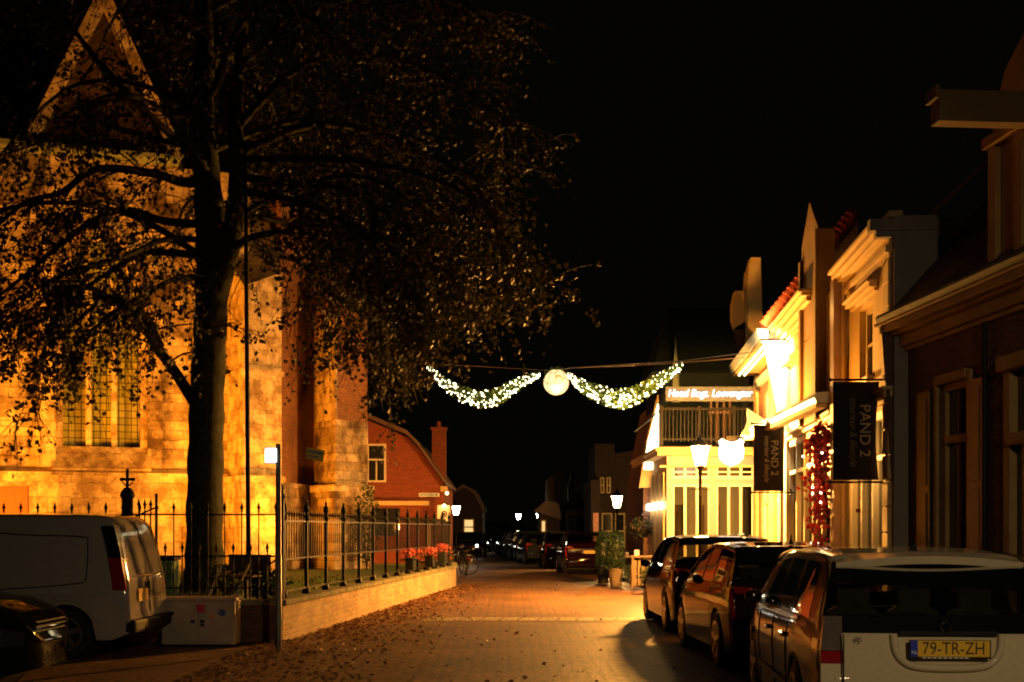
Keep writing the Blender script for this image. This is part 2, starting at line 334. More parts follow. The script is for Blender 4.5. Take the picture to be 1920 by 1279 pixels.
# leaf litter along the wall and over the road
b = MB()
for i in range(4000):
    y = 13 + 25 * random.random() ** 1.1
    wx = -3.28 + (y - 18.3) * .0966 if y > 18.3 else -3.6
    d = random.expovariate(1 / (.55 if y > 20 else 1.1))
    if random.random() < .035: d = random.uniform(0, 6.5)
    x = wx + .03 + d
    if x > 3.7 or (d > 1.9 and random.random() < .6): continue
    b.leaf((x, y, .012 + random.random() * .02), random.uniform(.035, .08), (random.gauss(0, .35), random.gauss(0, .35), 1))
for i in range(1500):
    x = random.uniform(-12, -3.6); y = random.uniform(18.8, 33); b.leaf((x, y, YZ + .03), random.uniform(.06, .1), (random.gauss(0, .3), random.gauss(0, .3), 1))
tag(b.build('fallen_leaves', M['litter']), kind='stuff', label='brown autumn leaves scattered along the low wall and road')

# ================================================================ low wall of the churchyard
A0 = (-3.28, 18.3); A1 = (-1.57, 36.0)
def lowwall():
    t = thing('churchyard_wall', 'low brick churchyard wall with mossy stone coping beside the road', 'wall', (A0[0], A0[1], 0))
    def run(p, q, name='brickwork', h=.52, side=.3):
        p = Vector((p[0] - A0[0], p[1] - A0[1])); q = Vector((q[0] - A0[0], q[1] - A0[1])); d = (q - p); L = d.length; a = math.atan2(d.y, d.x)
        o = MB().box(0, L, 0, side, 0, h).build(name, M['wallbrick'], t); o.location = (p.x, p.y, 0); o.rotation_euler = (0, 0, a)
        c = MB(); n = int(L / .9) + 1
        for i in range(n):
            x0 = i * L / n; c.box(x0 + .004, x0 + L / n - .004, -.05, side + .05, h + .002, h + .085)
        c = c.build('coping', M['coping'], t, bevel=.018); c.location = (p.x, p.y, 0); c.rotation_euler = (0, 0, a)
    run(A0, A1)
    run((A1[0] - .02, A1[1] + .03), (-2.45, 38.3), h=.6)
    # front return, running left behind the cabinet and the vans
    o = MB().box(-14, 0, 0, .3, 0, .52).build('brickwork', M['darkbrick'], t)
    c = MB()
    for i in range(15): c.box(-14 + i * .93 + .004, -14 + i * .93 + .926, -.05, .35, .522, .605)
    c.build('coping', M['coping'], t, bevel=.018)
lowwall()

# ================================================================ railings
def spear(b, x, z, s=1.0):
    b.lathe([(.012 * s, 0), (.022 * s, .015 * s), (.012 * s, .03 * s), (.030 * s, .055 * s), (.018 * s, .09 * s), (.002, .15 * s)], (x, 0, z), 6)
def street_railing():
    p = Vector((A0[0] - .13, A0[1] + .15)); q = Vector((A1[0] - .13, A1[1] - .2)); d = q - p; L = d.length
    t = thing('iron_railing', 'black iron railing with tall finial posts on the low wall beside the road', 'railing', (p.x, p.y, .605), math.atan2(d.y, d.x)); t.scale = (1, 1, .845)
    post = MB().box(-.024, .024, -.024, .024, .13, 1.36)
    post.lathe([(.075, 0), (.075, .04), (.05, .10), (.034, .14)], n=8)
    post.lathe([(.038, 1.35), (.055, 1.40), (.055, 1.43), (.026, 1.47), (.026, 1.50), (.045, 1.54), (.046, 1.59), (.034, 1.64), (.015, 1.67), (.024, 1.70), (.003, 1.76)], n=10)
    pm = post.mesh('post', M['iron'], 35)
    n = 14; gap = (L - .6) / (n - 1)
    for i in range(n):
        o = bpy.data.objects.new('post', pm); C.objects.link(o); o.parent = t; o.location = (.45 + i * gap * .985, 0, 0)
    for z in (.10, .66, 1.33):
        MB().box(0, L, -.012, .012, z, z + .03).build('rail', M['iron'], t)
    bar = MB().box(-.008, .008, -.008, .008, .693, 1.325); bar.box(-.008, .008, -.008, .008, 1.363, 1.42); spear(bar, 0, 1.42, .8)
    bm_ = bar.mesh('bar', M['iron'])
    nb = 0
    rest = MB()
    for i in range(n - 1):
        for k in range(1, 9):
            x = .45 + i * gap * .985 + k * gap * .985 / 9; nb += 1
            if nb <= 100:
                o = bpy.data.objects.new('bar', bm_); C.objects.link(o); o.parent = t; o.location = (x, 0, 0)
            else: rest.box(x - .008, x + .008, -.008, .008, .693, 1.46)
    if rest.n: tag(rest.build('bar', M['iron'], t), kind='stuff')
    return t
street_railing()
def front_railing():
    t = thing('spear_railing', 'black spear topped railing with tall and short bars behind the cabinet', 'railing', (-8.6, 18.45, .60)); t.scale = (1, 1, .935)
    L = 5.3
    for z in (.17, .66, 1.30): MB().box(0, L, -.01, .01, z, z + .025).build('rail', M['iron'], t)
    for i in range(43):
        x = .05 + i * .1225; tall = i % 2 == 0
        bb = MB().box(-.008, .008, -.008, .008, .0, 1.36 if tall else .74); spear(bb, 0, 1.36 if tall else .74)
        o = bb.build('bar', M['iron'], t); o.location = (x, 0, 0)
    for x in (5.28,):
        pb = MB().box(x - .035, x + .035, -.035, .035, 0, 1.55); pb.lathe([(.05, 1.55), (.06, 1.6), (.03, 1.66), (.04, 1.72), (.003, 1.8)], (x, 0, 0), 8); pb.build('post', M['iron'], t, 35)
    MB().tube([(4.35, .05, .02), (5.2, .05, .62)], .014, 5).build('brace', M['iron'], t)
front_railing()
# gate pier with a cross finial and its open leaf
p = P(239, 960, 18.6)
t = thing('iron_gate_post', 'thick black iron gate post topped with a cross finial behind the white van', 'gate post', (p.x, 18.6, .4))
MB().lathe([(.10, 0), (.10, 1.4), (.085, 1.42), (.085, 1.66), (.11, 1.70), (.10, 1.75), (.05, 1.82)], n=12).build('shaft', M['iron'], t, 40)
fb = MB().box(-.02, .02, -.02, .02, 1.82, 2.06); fb.box(-.085, .085, -.018, .018, 1.92, 1.965)
for sx in (-1, 1): fb.ball((sx * .09, 0, 1.94), .028); fb.tube([(0, 0, 1.84), (sx * .05, 0, 1.87), (sx * .075, 0, 1.91)], .011, 5)
fb.ball((0, 0, 2.07), .028); fb.build('cross_finial', M['iron'], t, 40)
p = P(248, 960, 18.6)
t = thing('iron_gate', 'open black iron gate leaf with slanting top rail beside the gate post', 'gate', (p.x, 18.75, .42), R(8))
gb = MB().box(.28, .32, -.02, .02, 0, 1.72); gb.build('stile', M['iron'], t)
gb = MB().tube([(0, 0, 1.38), (.3, 0, 1.52)], .015, 5); gb.box(0, .28, -.012, .012, .7, .73); gb.box(0, .28, -.012, .012, .1, .13); gb.build('rail', M['iron'], t)
for i in range(3):
    g2 = MB().box(-.009, .009, -.009, .009, 0, 1.5); spear(g2, 0, 1.5); o = g2.build('bar', M['iron'], t); o.location = (.05 + i * .085, 0, 0)

# ================================================================ church
Rt = Vector((-8.24, 37.3)); Lf = Vector((-15.34, 34.7)); du = (Lf - Rt).normalized()
nrm = Vector((-du.y, du.x))
def cu(px):
    k = (px - 960) / FX      # X = k*Z : Rt.x+u*du.x = k*(Rt.y+u*du.y)
    return (k * Rt.y - Rt.x) / (du.x - k * du.y)
def cz(px, py): return hz(py, Rt.y + cu(px) * du.y)
CH = thing('church', 'floodlit old stone church with pointed window, stepped buttresses and steep gable', 'church', (Rt.x, Rt.y, YZ), math.atan2(du.y, du.x))
def cp(name, b, m, smooth=0, bevel=0, parent=None): return b.build(name, m, parent or CH, smooth, bevel)
Z = lambda z: z - YZ
u0, u1 = cu(262), cu(118); um = (u0 + u1) / 2; hw = (u1 - u0) / 2; sill = Z(cz(190, 838)); spring = Z(8.2)
def arch(x):  # height of the pointed arch at distance x from the middle
    r = hw * 2.5; c = r - hw; d = abs(x)
    return spring + math.sqrt(max(0, r * r - (d + c) ** 2)) - 0
wall = MB(); H = Z(12.0); LW = 8.4; T = .55
wall.box(-.6, u0, -T, 0, 0, H); wall.box(u1, LW, -T, 0, 0, H); wall.box(u0, u1, -T, 0, 0, sill)
NS = 28
for i in range(NS):
    xa = -hw + 2 * hw * i / NS; xb = -hw + 2 * hw * (i + 1) / NS; za, zb = arch(xa), arch(xb)
    wall.add([(um + xa, 0, za), (um + xb, 0, zb), (um + xb, 0, H), (um + xa, 0, H)], [(0, 3, 2, 1)])
    wall.add([(um + xa, 0, za), (um + xb, 0, zb), (um + xb, -T, zb), (um + xa, -T, za)], [(0, 1, 2, 3)])
cp('wall', wall, M['stone'])
cp('plinth', MB().box(-.6, LW, .003, .14, 0, Z(3.12)).prism([(0.003, Z(3.122)), (.30, Z(3.122)), (.30, Z(3.20)), (.003, Z(3.36))], -.6, LW, 'yz'), M['stone2'])
# window
W = MB().box(u0, u1, -.38, -.36, sill, arch(0) + .05)
win = cp('window', W, M['chglass'])
fr = MB()
for k in (-1 / 3, 1 / 3): fr.box(um + k * hw - .075, um + k * hw + .075, -.355, -.12, sill, spring + .2)
for k in (-2 / 3, 0, 2 / 3):       # light heads
    for s in (-1, 1):
        pts = [(um + k * hw + s * hw / 3 * math.cos(a), -.26, spring + .15 + 1.25 * hw / 3 * math.sin(a)) for a in np.linspace(0, 1.35, 6)]
        fr.tube(pts, .05, 5)
for s in (-1, 1):
    fr.tube([(um + s * hw * (1 - q) * .98 - s * 0, -.26, spring + .3 + q * (arch(0) - spring - .4)) for q in np.linspace(.25, 1, 8)], .05, 5)
fr.tube([(um + .38 * math.cos(a), -.26, spring + 1.25 + .38 * math.sin(a)) for a in np.linspace(0, 6.283, 15)], .045, 5)
cp('mullions', fr, M['stone2'], parent=win)
hood = MB(); hood.tube([(um + x, .02, arch(x) + .12) for x in np.linspace(-hw * 1.0, hw * 1.0, 22)], .09, 6); cp('window_hood', hood, M['stone2'])
jamb = MB()
for s in (-1, 1): jamb.box(um + s * (hw + .14) - .12, um + s * (hw + .14) + .12, .003, .05, sill, spring)
cp('window_frame', jamb, M['stone2'])
cp('sill', MB().prism([(.003, sill - .68), (.42, sill - .68), (.42, sill - .62), (.003, sill)], u0 - .28, u1 + .28, 'yz'), M['stone2'])
# blind recess at the far left and narrow pier
cp('pier', MB().box(cu(104), cu(76), .003, .30, Z(3.34), Z(9.7)).prism([(.003, Z(9.703)), (.30, Z(9.703)), (.003, Z(10.5))], cu(104), cu(76), 'yz'), M['stone2'])
cp('pier', MB().box(cu(304), cu(276), .003, .16, Z(3.34), Z(9.2)).prism([(.003, Z(9.203)), (.16, Z(9.203)), (.003, Z(9.7))], cu(304), cu(276), 'yz'), M['stone'])
rec = MB().box(cu(75), cu(-5), .003, .03, Z(3.34), Z(4.6)); cp('panel', rec, M['stone'])
# cornice and gable
cz0 = Z(12.0)
cp('cornice', MB().prism([(-.5, cz0 + .003), (.30, cz0 + .003), (.36, cz0 + .12), (.36, cz0 + .26), (-.5, cz0 + .4)], cu(338), LW, 'yz'), M['lead'])
ga, gb_, gc = cu(342), cu(195), cu(48); gz0 = cz0 + .42; gz1 = Z(cz(195, -22))
cp('gable', MB().prism([(ga, gz0), (gc, gz0), (gb_, gz1)], -.75, -.25, 'xz'), M['shadebrick'])
for (e0, wd) in ((ga, .28), (gc, .28)):
    cpg = MB(); d = Vector((gb_ - e0, gz1 - gz0)).normalized(); n_ = Vector((-d.y, d.x)) * (1 if e0 < gb_ else -1)
    a_ = Vector((e0, gz0)); b2 = Vector((gb_, gz1 + .1))
    q = [a_ + n_ * .08, b2 + n_ * .08, b2 - n_ * wd, a_ - n_ * wd]
    cpg.add([(p_.x, y_, p_.y) for y_ in (-.8, -.12) for p_ in q], [(0, 1, 2, 3), (7, 6, 5, 4), (0, 4, 5, 1), (1, 5, 6, 2), (2, 6, 7, 3), (3, 7, 4, 0)])
    cp('gable_coping', cpg, M['stone2'])
q1 = P(332, 195, 36.9); 
# roofs
rf = MB(); rf.add([(-2.5, -.6, cz0 + .2), (LW + 6, -.6, cz0 + .2), (LW + 6, -7, cz0 + 7.5), (-.5, -7, cz0 + 7.5)], [(0, 1, 2, 3)])
rf.add([(-2.5, -.6, cz0 + .2), (-.5, -7, cz0 + 7.5), (-3.0, -9, cz0 + .2)], [(0, 1, 2)]); cp('roof', rf, M['slate'])
# buttress between the two bays
def wpt(px, Zd): return Vector((ray(px, Zd), Zd))
CM = CH.matrix_basis.copy() if False else (Matrix.Translation((Rt.x, Rt.y, YZ)) @ Matrix.Rotation(math.atan2(du.y, du.x), 4, 'Z'))
CI = CM.inverted()
def loc2(p): q = CI @ Vector((p.x, p.y, YZ)); return (q.x, q.y)
def wprism(name, pts, z0, z1, m, parent=None, top=None):
    poly = [loc2(p) for p in pts]
    a = sum(poly[i][0] * poly[(i + 1) % len(poly)][1] - poly[(i + 1) % len(poly)][0] * poly[i][1] for i in range(len(poly)))
    tp = list(top) if top else [z1] * len(poly)
    if a < 0: poly = poly[::-1]; tp = tp[::-1]
    bb = MB(); n = len(poly)
    bb.add([(x, y, Z(z0)) for x, y in poly] + [(x, y, Z(h)) for (x, y), h in zip(poly, tp)],
           [tuple(range(n - 1, -1, -1))] + [(i, (i + 1) % n, n + (i + 1) % n, n + i) for i in range(n)] + ([tuple(range(n, 2 * n))] if not top else [(n, n + 1, n + 2), (n, n + 2, n + 3)] if n == 4 else [tuple(range(n, 2 * n))]))
    return cp(name, bb, m, parent=parent)
a, k_, b_, d_ = wpt(424, 37.4), wpt(457, 35.9), wpt(528, 36.9), wpt(500, 38.6)
wprism('buttress', [a, k_, b_, d_], YZ, 8.4, M['stone2'])
wprism('buttress_cap', [a, k_, b_, d_], 8.403, 8.5, M['stone2'], top=(9.6, 8.45, 9.0, 11.2))
u_ = Vector((0, -.25))
wprism('buttress_base', [a + Vector((-.1, 0)), k_ + u_, b_ + Vector((.06, -.1)), d_], YZ, 2.95, M['stone2'])
wprism('buttress_ledge', [a + Vector((-.2, 0)), k_ + u_ * 1.5, b_ + Vector((.14, -.14)), d_], 2.953, 3.12, M['stone2'])
wprism('buttress_ledge', [a + Vector((-.1, 0)), k_ + u_ * .6, b_ + Vector((.08, -.06)), d_], 6.0, 6.14, M['stone2'])
# shaded bay and the far choir wall
c0, c1, c2 = wpt(526, 37.9), wpt(596, 41.5), wpt(640, 40.6)
wprism('wall', [c0, c1, c1 + Vector((-2, 3)), c0 + Vector((-2, 3))], YZ, 11.4, M['chbrick'])
wprism('plinth', [c0 + Vector((.14, -.2)), c1 + Vector((.14, -.2)), c1 + Vector((-1, 0)), c0 + Vector((-1, 0))], YZ, 3.0, M['stone'])
wprism('wall', [wpt(588, 41.0), wpt(634, 40.4), wpt(634, 44), wpt(588, 44)], YZ, 10.9, M['chbrick'])
A_, B_, C_ = wpt(590, 39.6), wpt(629, 38.2), wpt(690, 39.5); D_ = wpt(640, 41.6)
zt = 4.9
wprism('buttress', [A_, B_, C_, D_], YZ, zt, M['stone'])
s_ = .96
wprism('buttress', [A_.lerp(D_, .02), B_.lerp(D_, .02), C_.lerp(D_, .02), D_], zt + .003, 8.0, M['chbrick'])
wprism('buttress_quoin', [A_.lerp(D_, .0), B_ + Vector((0, -.01)), B_.lerp(C_, .06), B_.lerp(D_, .05), A_.lerp(D_, .05)], zt + .003, 7.95, M['stone2'])
wprism('buttress_cap', [A_, B_, C_, D_], 8.003, 8.1, M['chbrick'], top=(9.2, 8.4, 8.05, 10.6))
wprism('buttress_base', [A_ + Vector((-.1, -.1)), B_ + Vector((0, -.22)), C_ + Vector((.16, 0)), D_], YZ, 2.75, M['stone'])
wprism('buttress_ledge', [A_ + Vector((-.13, -.12)), B_ + Vector((0, -.27)), C_ + Vector((.2, 0)), D_], 2.753, 2.95, M['stone2'])
# orange board by the church foot
p = P(20, 940, 33.6)
t = thing('notice_board', 'plain orange board standing against the church foot behind the van roof', 'board', (p.x, 33.6, YZ), R(-10))
MB().box(-.5, .5, -.03, .03, .9, 2.35).build('panel', M['orboard'], t); 
for x in (-.42, .42): MB().box(x - .03, x + .03, .035, .08, 0, 2.3).build('leg', M['iron'], t)

# ================================================================ red brick house behind the church
def redhouse():
    Zh = 46.0; s = FX / Zh
    xr = ray(832, Zh)
    t = thing('red_brick_house', 'red brick house with curved dark roof edge beyond the church', 'house', (xr, Zh, 0))
    X = lambda px: ray(px, Zh) - xr; zz = lambda py: hz(py, Zh)
    pts = [(X(600), 0), (0, 0), (0, zz(906)), (X(786), zz(842)), (X(764), zz(820)), (X(690), zz(788)), (X(600), zz(752))]
    MB().prism([(x, z) for x, z in pts][::1], 0, 7, 'xz').build('wall', M['redbrick'], t)
    rl = MB(); prof = [(X(600), zz(750)), (X(690), zz(786)), (X(764), zz(817)), (X(786), zz(839)), (X(838), zz(912))]
    for i in range(len(prof) - 1):
        (xa, za), (xb, zb) = prof[i], prof[i + 1]
        rl.add([(xa, -.62, za + .02), (xb, -.62, zb + .02), (xb, 7.2, zb + .02), (xa, 7.2, za + .02), (xa, -.62, za + .17), (xb, -.62, zb + .17), (xb, 7.2, zb + .17), (xa, 7.2, za + .17)],
               [(0, 3, 2, 1), (4, 5, 6, 7), (0, 1, 5, 4), (2, 3, 7, 6), (1, 2, 6, 5), (3, 0, 4, 7)])
    roof = rl.build('roof', M['rooftile'], t)
    ch = MB().box(X(806), X(832), 1.2, 1.75, zz(900), zz(800)); ch.box(X(803), X(835), 1.15, 1.8, zz(800) + .003, zz(796)); ch.lathe([(.09, zz(796)), (.08, zz(784))], (X(818), 1.45, 0), 8); ch.build('chimney', M['redbrick'], roof)
    f = MB(); x0, x1, z0, z1 = X(688), X(724), zz(901), zz(836)
    f.box(x0, x1, -.05, -.003, z0 - .06, z0); f.box(x0, x0 + .07, -.04, -.003, z0 + .003, z1); f.box(x1 - .07, x1, -.04, -.003, z0 + .003, z1); f.box(x0, x1, -.04, -.003, z1 + .003, z1 + .07); f.box(x0, x1, -.038, -.003, zz(862) - .03, zz(862) + .03); f.box((x0 + x1) / 2 - .025, (x0 + x1) / 2 + .025, -.036, -.003, z0 + .003, zz(863) - .03)
    wn = f.build('window', M['white'], t); MB().box(x0 + .07, x1 - .07, -.02, -.004, z0, z1).build('pane', M['wglass'], wn)
    MB().box(X(698), X(806), -.55, -.05, zz(948), zz(940)).build('awning', M['cream'], t)
    for k, (a1, a2) in enumerate(((697, 722), (726, 750))):
        MB().box(X(a1), X(a2), -.03, -.004, zz(1005), zz(953)).build('window', M['wglass'], t)
    MB().box(X(802), X(808), -.10, -.003, zz(1035), zz(984)).build('drainpipe', M['cream'], t)
    MB().box(X(826), X(840), -.12, .1, zz(922), zz(912)).build('gutter_end', M['cream'], t)
redhouse()
p = P(805, 928, 45.9)
t = thing('street_name_sign', 'narrow pale blue street name sign on the red brick house', 'street sign', (p.x, 45.88, p.z))
MB().box(-.37, .37, -.015, .015, -.065, .065).build('plate', M['whitep'], t); MB().box(-.33, .30, -.02, -.0155, -.04, .04).build('face', M['signblue'], t)
lb = MB()
for i, wd in enumerate((.04, .03, .04, .025, .04, .03, .02, .035, .04, .03)): lb.box(-.27 + i * .052, -.27 + i * .052 + wd * .8, -.0225, -.0205, -.02, .02)
lb.build('lettering', M['whitep'], t)
p = P(832, 964, 44.5)
t = thing('square_wall_sign', 'square cream sign with a dark round emblem hanging off the red house corner', 'sign', (p.x, 44.5, p.z))
MB().box(-.22, .22, -.03, .03, -.31, .31).build('board', M['whitep'], t); em = MB(); em.tube([(.02 + .08 * math.cos(a), -.034, .0 + .09 * math.sin(a)) for a in np.linspace(0, 6.283, 16)], .022, 5); em.box(-.05, .05, -.036, -.031, -.05, .04); em.build('emblem', M['iron'], t)
MB().tube([(-.2, 0, .34), (.2, 0, .34), (.2, 1.0, .38)], .015, 5).build('bracket', M['iron'], t)
for (px, py, Zd, nm) in ((838, 925, 44.4, 'upper'), (833, 948, 44.4, 'lower')):
    p = P(px, py, Zd)
    t = thing('wall_bulb_lamp', 'small round glowing wall lamp, %s of two on the red house corner' % nm, 'lamp', tuple(p), group='round lamps on the red house corner')
    MB().ball((0, 0, 0), .055).build('globe', M['bulbw'], t, 60); MB().tube([(0, .06, .02), (0, .5, .1), (-.1, 1.5, .1)], .012, 5).build('arm', M['iron'], t)

# ================================================================ lanterns
def lantern_head(t, z, s, m):
    """six sided lantern: frame, glowing panes, roof, finial; z is the underside"""
    r0, r1, h = .105 * s, .20 * s, .42 * s
    g = MB().lathe([(r0, z), (r1, z + h)], n=6); lh = g.build('lamp_glass', m, t)
    f = MB()
    for k in range(6):
        a = math.pi / 3 * k
        f.tube([(r0 * 1.03 * math.cos(a), r0 * 1.03 * math.sin(a), z), (r1 * 1.03 * math.cos(a), r1 * 1.03 * math.sin(a), z + h)], .010 * s, 4)
    f.lathe([(r0 * 1.12, z - .03 * s), (r0 * 1.12, z - .002)], n=6); f.build('lantern_frame', M['iron'], t)
    c = MB().lathe([(r1 * 1.32, z + h + .002), (r1 * 1.32, z + h + .03 * s), (r1 * .75, z + h + .11 * s), (r1 * .32, z + h + .17 * s), (r1 * .32, z + h + .20 * s), (.01, z + h + .24 * s)], n=6)
    c.lathe([(.018 * s, z + h + .23 * s), (.035 * s, z + h + .27 * s), (.012 * s, z + h + .31 * s), (.022 * s, z + h + .34 * s), (.002, z + h + .40 * s)], n=8); c.build('lantern_roof', M['iron'], t)
def street_lantern(px, py, Zd, label, s=1, m=None, base=0, grp='lantern posts along the street', post=True, basket=False):
    x = ray(px, Zd); zc = hz(py, Zd); z = zc - .21 * s
    t = thing('street_lantern', label, 'street lamp', (x, Zd, 0), 0, grp)
    lantern_head(t, z, s, m or M['lamp'])
    if post:
        MB().lathe([(.11, base), (.11, base + .5), (.085, base + .55), (.06, base + .95), (.045, base + 1.0), (.04, z - .75), (.055, z - .72), (.04, z - .68), (.035, z - .25), (.055, z - .2), (.04, z - .12), (.10 * s, z - .04)], n=12).build('post', M['iron'], t, 40)
        MB().tube([(-.22, 0, z - .55), (.22, 0, z - .55)], .014, 6).build('ladder_bar', M['iron'], t)
    return t
street_lantern(1313, 855, 29.4, 'brightly glowing lantern on a post in front of the white hotel', 1.0)
street_lantern(1157, 941, 52, 'glowing lantern on a post behind the clipped bush pots', 1.05, M['lamp_mid'])
street_lantern(855, 957, 60, 'lantern glowing beside the corner of the red brick house', .95, M['lamp_far'])
street_lantern(972, 969, 92, 'small white lantern far down the middle of the street', .85, M['lamp_far'])
street_lantern(1010, 967, 84, 'small lantern by the far green roofed shop', .8, M['lamp_far'])
# ================================================================ right hand buildings
def frame(name, label, cat, p0, p1, z=0):
    a = math.atan2(p1[1] - p0[1], p1[0] - p0[0])
    t = thing(name, label, cat, (p0[0], p0[1], z), a)
    L = math.hypot(p1[0] - p0[0], p1[1] - p0[1])
    return t, L
def wall_open(b, L, H, T, ops, z0=0):
    """front plane at y=0, body behind (y<0); ops = [(x0,x1,za,zb)]"""
    xs = sorted({0, L} | {o[0] for o in ops} | {o[1] for o in ops})
    for i in range(len(xs) - 1):
        a, c = xs[i], xs[i + 1]; zs = [z0]
        for o in sorted([o for o in ops if o[0] <= a + 1e-6 and o[1] >= c - 1e-6], key=lambda o: o[2]):
            if o[2] > zs[-1]: b.box(a, c, -T, 0, zs[-1], o[2])
            zs.append(o[3])
        if H > zs[-1]: b.box(a, c, -T, 0, zs[-1], H)
def mould(b, x0, x1, z, steps, y0=0.0):
    """stacked cornice courses: (height, projection)"""
    for h, pr in steps: b.box(x0 - pr * .5, x1 + pr * .5, y0 + .003, y0 + pr, z + .002, z + h); z += h
def sash(t, x0, x1, z0, z1, m='white', bars=(1, 1), y=-.12, w=.07, glass=None, cross=None):
    f = MB(); f.box(x0, x0 + w, y, y + .06, z0, z1); f.box(x1 - w, x1, y, y + .06, z0, z1); f.box(x0 + w, x1 - w, y, y + .06, z0, z0 + w); f.box(x0 + w, x1 - w, y, y + .06, z1 - w, z1)
    if cross: f.box(x0 + w, x1 - w, y + .002, y + .08, cross - .05, cross + .05)
    for i in range(1, bars[0]): xx = x0 + (x1 - x0) * i / bars[0]; f.box(xx - .018, xx + .018, y + .004, y + .045, z0 + w, z1 - w)
    for i in range(1, bars[1]): zz = z0 + (z1 - z0) * i / bars[1]; f.box(x0 + w, x1 - w, y + .006, y + .043, zz - .018, zz + .018)
    wn = f.build('window', M[m], t, 0, .006); MB().box(x0 + .01, x1 - .01, y - .02, y - .002, z0, z1).build('pane', glass or M['wglass'], wn)
    return wn
# ---- dark brick house nearest the camera
t, L = frame('dark_brick_house', 'dark brick house with wide cornice and hoisting beam dormer at the right edge', 'house', (6.23, 9.0), (5.52, 17.98))
def ux(Zd): return (Zd - 9.0) / 8.98 * L
wb = MB(); win = (ux(15.9), ux(16.8), .9, 3.5); door = (ux(13.6), ux(14.9), .1, 3.45)
wall_open(wb, L, 4.15, .3, [win, door]); wb.build('wall', M['darkbrick'], t)
c = MB(); mould(c, 0, L - .02, 4.10, [(.06, .06), (.16, .12), (.05, .22), (.10, .32), (.05, .38)]); c.build('cornice', M['ochre'], t, 0, .008)
MB().tube([(0, .37, 4.56), (L, .37, 4.56)], .06, 8).build('gutter', M['lead'], t, 40)
r = MB(); r.add([(0, .35, 4.54), (L, .35, 4.54), (L, -3.2, 8.6), (0, -3.2, 8.6)], [(0, 1, 2, 3)])
r.add([(L, .35, 4.54), (L, -3.2, 8.6), (L, -3.2, 0), (L, 0, 0)], [(0, 1, 2, 3)]); r.build('roof', M['rooftile'], t)
wd = sash(t, win[0], win[1], win[2], win[3], 'ochre', (2, 1), -.10, .09, cross=2.78)
f = MB(); f.box(win[0] - .1, win[0], .003, .05, win[2], win[3] + .1); f.box(win[1], win[1] + .1, .003, .05, win[2], win[3] + .1); f.box(win[0], win[1], .003, .07, win[3] + .002, win[3] + .12); f.box(win[0] - .1, win[1] + .1, .003, .12, win[2] - .08, win[2] - .002); f.build('window_surround', M['ochre'], t, 0, .006)
for (a, b2) in ((win[1] + .12, win[1] + .55), (win[0] - .55, win[0] - .12)):
    s = MB().box(a, b2, .05, .09, .95, 3.45)
    for (za, zb) in ((1.05, 2.1), (2.2, 3.35)): s.box(a + .08, b2 - .08, .092, .105, za, zb)
    s.build('shutter', M['dgreen'] if a > win[1] else M['brownp'], t, 0, .006)
f = MB(); x0, x1 = door[0], door[1]
f.box(x0, x0 + .16, -.08, .05, .1, 3.45); f.box(x1 - .16, x1, -.08, .05, .1, 3.45); f.box(x0 - .05, x1 + .05, -.08, .12, 3.452, 3.62); f.box(x0 + .16, x1 - .16, -.06, .10, 2.58, 2.72)
f.build('door_frame', M['ochre'], t, 0, .01)
MB().box(x0 + .16, x1 - .16, -.09, -.05, 2.72, 3.45).build('transom_light', M['wglass'], t); MB().box(x0 + .16, x1 - .16, -.09, -.04, .1, 2.58).build('door', M['dgreen'], t)
MB().tube([(ux(15.35), .06, 4.1), (ux(15.35), .06, .1)], .035, 8).build('drainpipe', M['black'], t)
# dormer with neck gable and hoisting beam
d0, d1 = ux(12.6), ux(15.1); dm = (d0 + d1) / 2
prof = [(d0, 4.6), (d1, 4.6), (d1 + .12, 4.75), (d1 + .10, 5.0), (d1 - .10, 5.3), (d1 - .2, 5.7), (d1 - .18, 6.0), (d1 - .02, 6.2), (d1 - .12, 6.5), (d1 - .35, 6.9), (dm + .3, 7.25), (dm, 7.35), (dm - .3, 7.25), (d0 + .35, 6.9), (d0 + .12, 6.5), (d0 + .02, 6.2), (d0 + .18, 6.0), (d0 + .2, 5.7), (d0 + .1, 5.3), (d0 - .1, 5.0), (d0 - .12, 4.75)]
dr = MB().prism(prof[::-1], -.25, .10, 'xz').build('dormer', M['ochre'], t)
dc = MB().box(d0 + .0, d1 - .0, .103, .22, 6.08, 6.2); 
for xx in (d1 - .16, d0 + .16, dm + .45, dm - .45): dc.box(xx - .09, xx + .09, .103, .17, 4.7, 6.07)
dc.build('pilasters', M['ochre'], dr); MB().box(dm - .4, dm + .4, .103, .12, 4.75, 5.95).build('shutter_door', M['brownp'], dr)
MB().box(dm + .02, dm + .26, -.2, 1.25, 6.02, 6.36).box(dm - .01, dm + .29, 1.252, 1.30, 6.26, 6.40).build('hoisting_beam', M['tan'], t, 0, .012)

# ---- tall white shop front (first bay)
t, L = frame('white_shop_house', 'tall white shop house with stepped cornice and grey side wall', 'house', (5.35, 18.02), (5.6, 21.3))
wb = MB(); shop = (.42, L - .35, .35, 3.35); up = (1.33, 2.35, 3.95, 5.08)
wall_open(wb, L, 5.75, .28, [shop, up]); wb.build('wall', M['cream'], t)
MB().prism([(0, 0), (-.60, 0), (-.60, 6.0), (0, 6.0)][::-1], -.14, -.003, 'yz').build('side_wall', M['grey'], t)
MB().box(.0, .16, -.85, -.29, 3.5, 5.76).build('side_wall', M['grey'], t)
c = MB(); mould(c, .0, L, 5.45, [(.06, .05), (.10, .10), (.12, .05), (.06, .18), (.08, .26), (.06, .32)]); c.build('cornice', M['cream'], t, 0, .008)
c = MB(); c.box(-.17, .0, -.9, .34, 5.79, 5.95); c.box(-.145, .0, -.88, .25, 5.70, 5.788); c.build('cornice_return', M['grey'], t)
